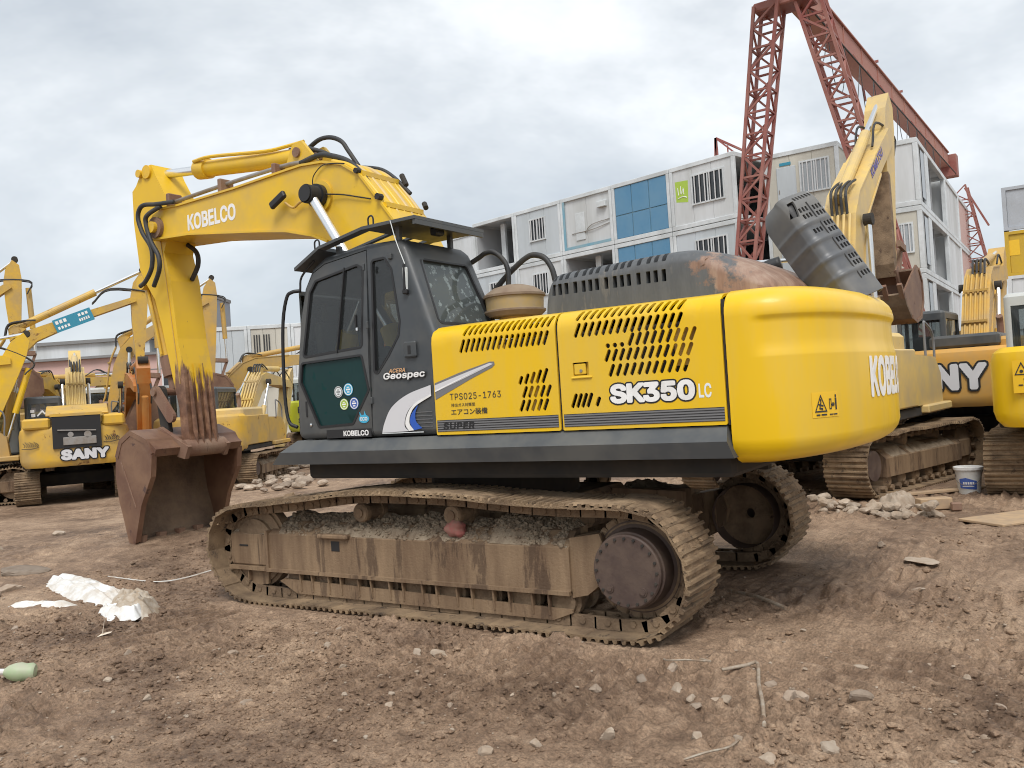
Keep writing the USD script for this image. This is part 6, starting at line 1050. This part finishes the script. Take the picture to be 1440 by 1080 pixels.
# rubble heap by the tracks of the machine on the right
for k in range(70):
    u = RND.random(); x = -1.75 - 1.5 * u + RND.gauss(0, .12); y = -4.75 + .45 * u + RND.gauss(0, .16); r = RND.uniform(.05, .11)
    litter('rubble_stone', 'grey lump in the row of broken concrete before the tracks on the right', 'rubble', rock(200 + k, r * RND.uniform(.8, 1.4), r, r * .75, 1), 'stone_pale', x, y, r * .35 + (.09 if k % 3 == 0 else 0), RND.random() * 6, 'lumps of broken concrete on the right')
litter('cement_sack', 'lumpy pale cement sack lying on top of the broken concrete', 'sack', [tr(sheet_bag(31, .6, .42, .2, 40, 24), np.eye(4))], 'stone_pale', -2.68, -5.1, .06, 1.3, smooth=True)
litter('timber_block', 'short yellowish timber block beside the cement sack', 'timber', cb(-.2, .2, -.09, .09, 0, .14, .008), 'timber', -3.12, -5.1, .0, .55)
litter('brick_piece', 'dark brick fragment beside the timber block', 'brick', cb(-.06, .06, -.05, .05, 0, .1, .012), 'rust_metal', -3.38, -5.05, .0, .3)
litter('board', 'flat pale board lying at the right edge below the parked machine', 'board', cb(-.5, .5, -.3, .3, 0, .03, .006), 'timber', -4.05, -4.25, .02, .9)
litter('plank', 'long thin muddy plank by the tracks behind the pail', 'plank', cb(-.9, .9, -.06, .06, .0, .04, .006), 'timber', -3.1, -6.9, .05, .75)
pa = thing('pail', 'white plastic pail with a blue label standing by the tracks on the right', 'pail', (-3.35, -7.0, g0(-3.35, -7.0)))
O(pa, 'body', lathe([(0, 0), (.14, 0), (.145, .02), (.175, .34), (.185, .345), (.185, .36)], (0, 0, 0), (0, 0, 1), 32), 'pail', smooth=40); O(pa, 'lid', lathe([(.185, .355), (.197, .36), (.197, .395), (.18, .4), (0, .395)], (0, 0, 0), (0, 0, 1), 32), 'white_paint', smooth=40)
def on_pail(g, off, m, nm):
    v, f = unman(man(ext(g, 0, .002)).refine_to_length(.03)); r = .146 + (v[:, 1] / .34) * .03 + off + v[:, 2]; a = 1.75 - v[:, 0] / .16; O(pa, nm, (np.c_[r * np.cos(a), r * np.sin(a), v[:, 1]], f), m)
on_pail(Polygon([(-.09, .08), (.14, .10), (.14, .23), (.05, .25), (-.09, .20)]), .001, 'decal_navy', 'label'); on_pail(unary_union([sbox(-.05 + .03 * i, .155, -.03 + .03 * i, .19) for i in range(5)] + [sbox(-.05, .12, .1, .13)]), .003, 'white_paint', 'label_print'); O(pa, 'handle', tube([(.18, -.03, .33), (.14, .13, .2), (0, .2, .14), (-.14, .13, .2), (-.18, -.03, .33)], .005, 5, 5), 'steel')
# rubble bank beyond the front of the tracks
for k in range(60):
    x = 9.5 + RND.random() * 5.5; y = -5.2 - (x - 9.5) * .95 + RND.gauss(0, .55) - .6; r = RND.uniform(.07, .2)
    litter('bank_stone', 'pale lump on the rubble bank beyond the front of the near track', 'rubble', rock(300 + k, r * RND.uniform(.8, 1.5), r, r * .6, 1), 'stone_pale' if k % 3 else 'stone', x, y, r * .2 + .05, RND.random() * 6, 'lumps on the rubble bank')
# countless pebbles and clods
rr = np.random.RandomState(5); V_, F_, n_ = [], [], 0
protos = [rock(k, 1, 1, .75, 1) for k in range(8)]; protos0 = [rock(40 + k, 1.15, 1.15, .85, 0, .9) for k in range(8)]
for mm, cnt, nm in (('mud', 22000, 'clods'), ('stone_pale', 1600, 'pebbles')):
    xs = rr.uniform(-5.2, 4.5, cnt * 3); ys = 4.9 - rr.gamma(1.6, 1.7, cnt * 3); dens = meshkit.fbm(np.stack([xs * .7, ys * .7, 0 * xs], -1), 3, 19 if mm == 'mud' else 23); keep = (rr.rand(cnt * 3) < ss(.40, .62, dens)) & ~((np.abs(np.abs(ys) - 1.295) < .33) & (np.abs(xs) < 2.5)) & (ys > -6)
    xs, ys = xs[keep][:cnt], ys[keep][:cnt]; hs = H(xs, ys); rs_ = np.exp(rr.normal(-4.9, .6, len(xs))) * (1.15 if mm == 'mud' else .85); rs_ = np.minimum(rs_, .042)
    V_, F_, n_ = [], [], 0
    for x, y, h, r in zip(xs, ys, hs, rs_):
        v, f = (protos if r > .016 else protos0)[rr.randint(8)]; a = rr.uniform(0, 6.28); c, s = math.cos(a), math.sin(a); sx = rr.uniform(.8, 1.4)
        V_.append(np.c_[x + r * sx * (v[:, 0] * c - v[:, 1] * s), y + r * (v[:, 0] * s + v[:, 1] * c), h + r * (v[:, 2] * .8 + .15)]); F_.append(f + n_); n_ += len(v)
    tag(O(None, nm, (np.vstack(V_), np.vstack(F_)), mm), 'small clods of earth strewn over the mud' if nm == 'clods' else 'small pale pebbles strewn over the mud', 'clods' if nm == 'clods' else 'pebbles', kind='stuff')
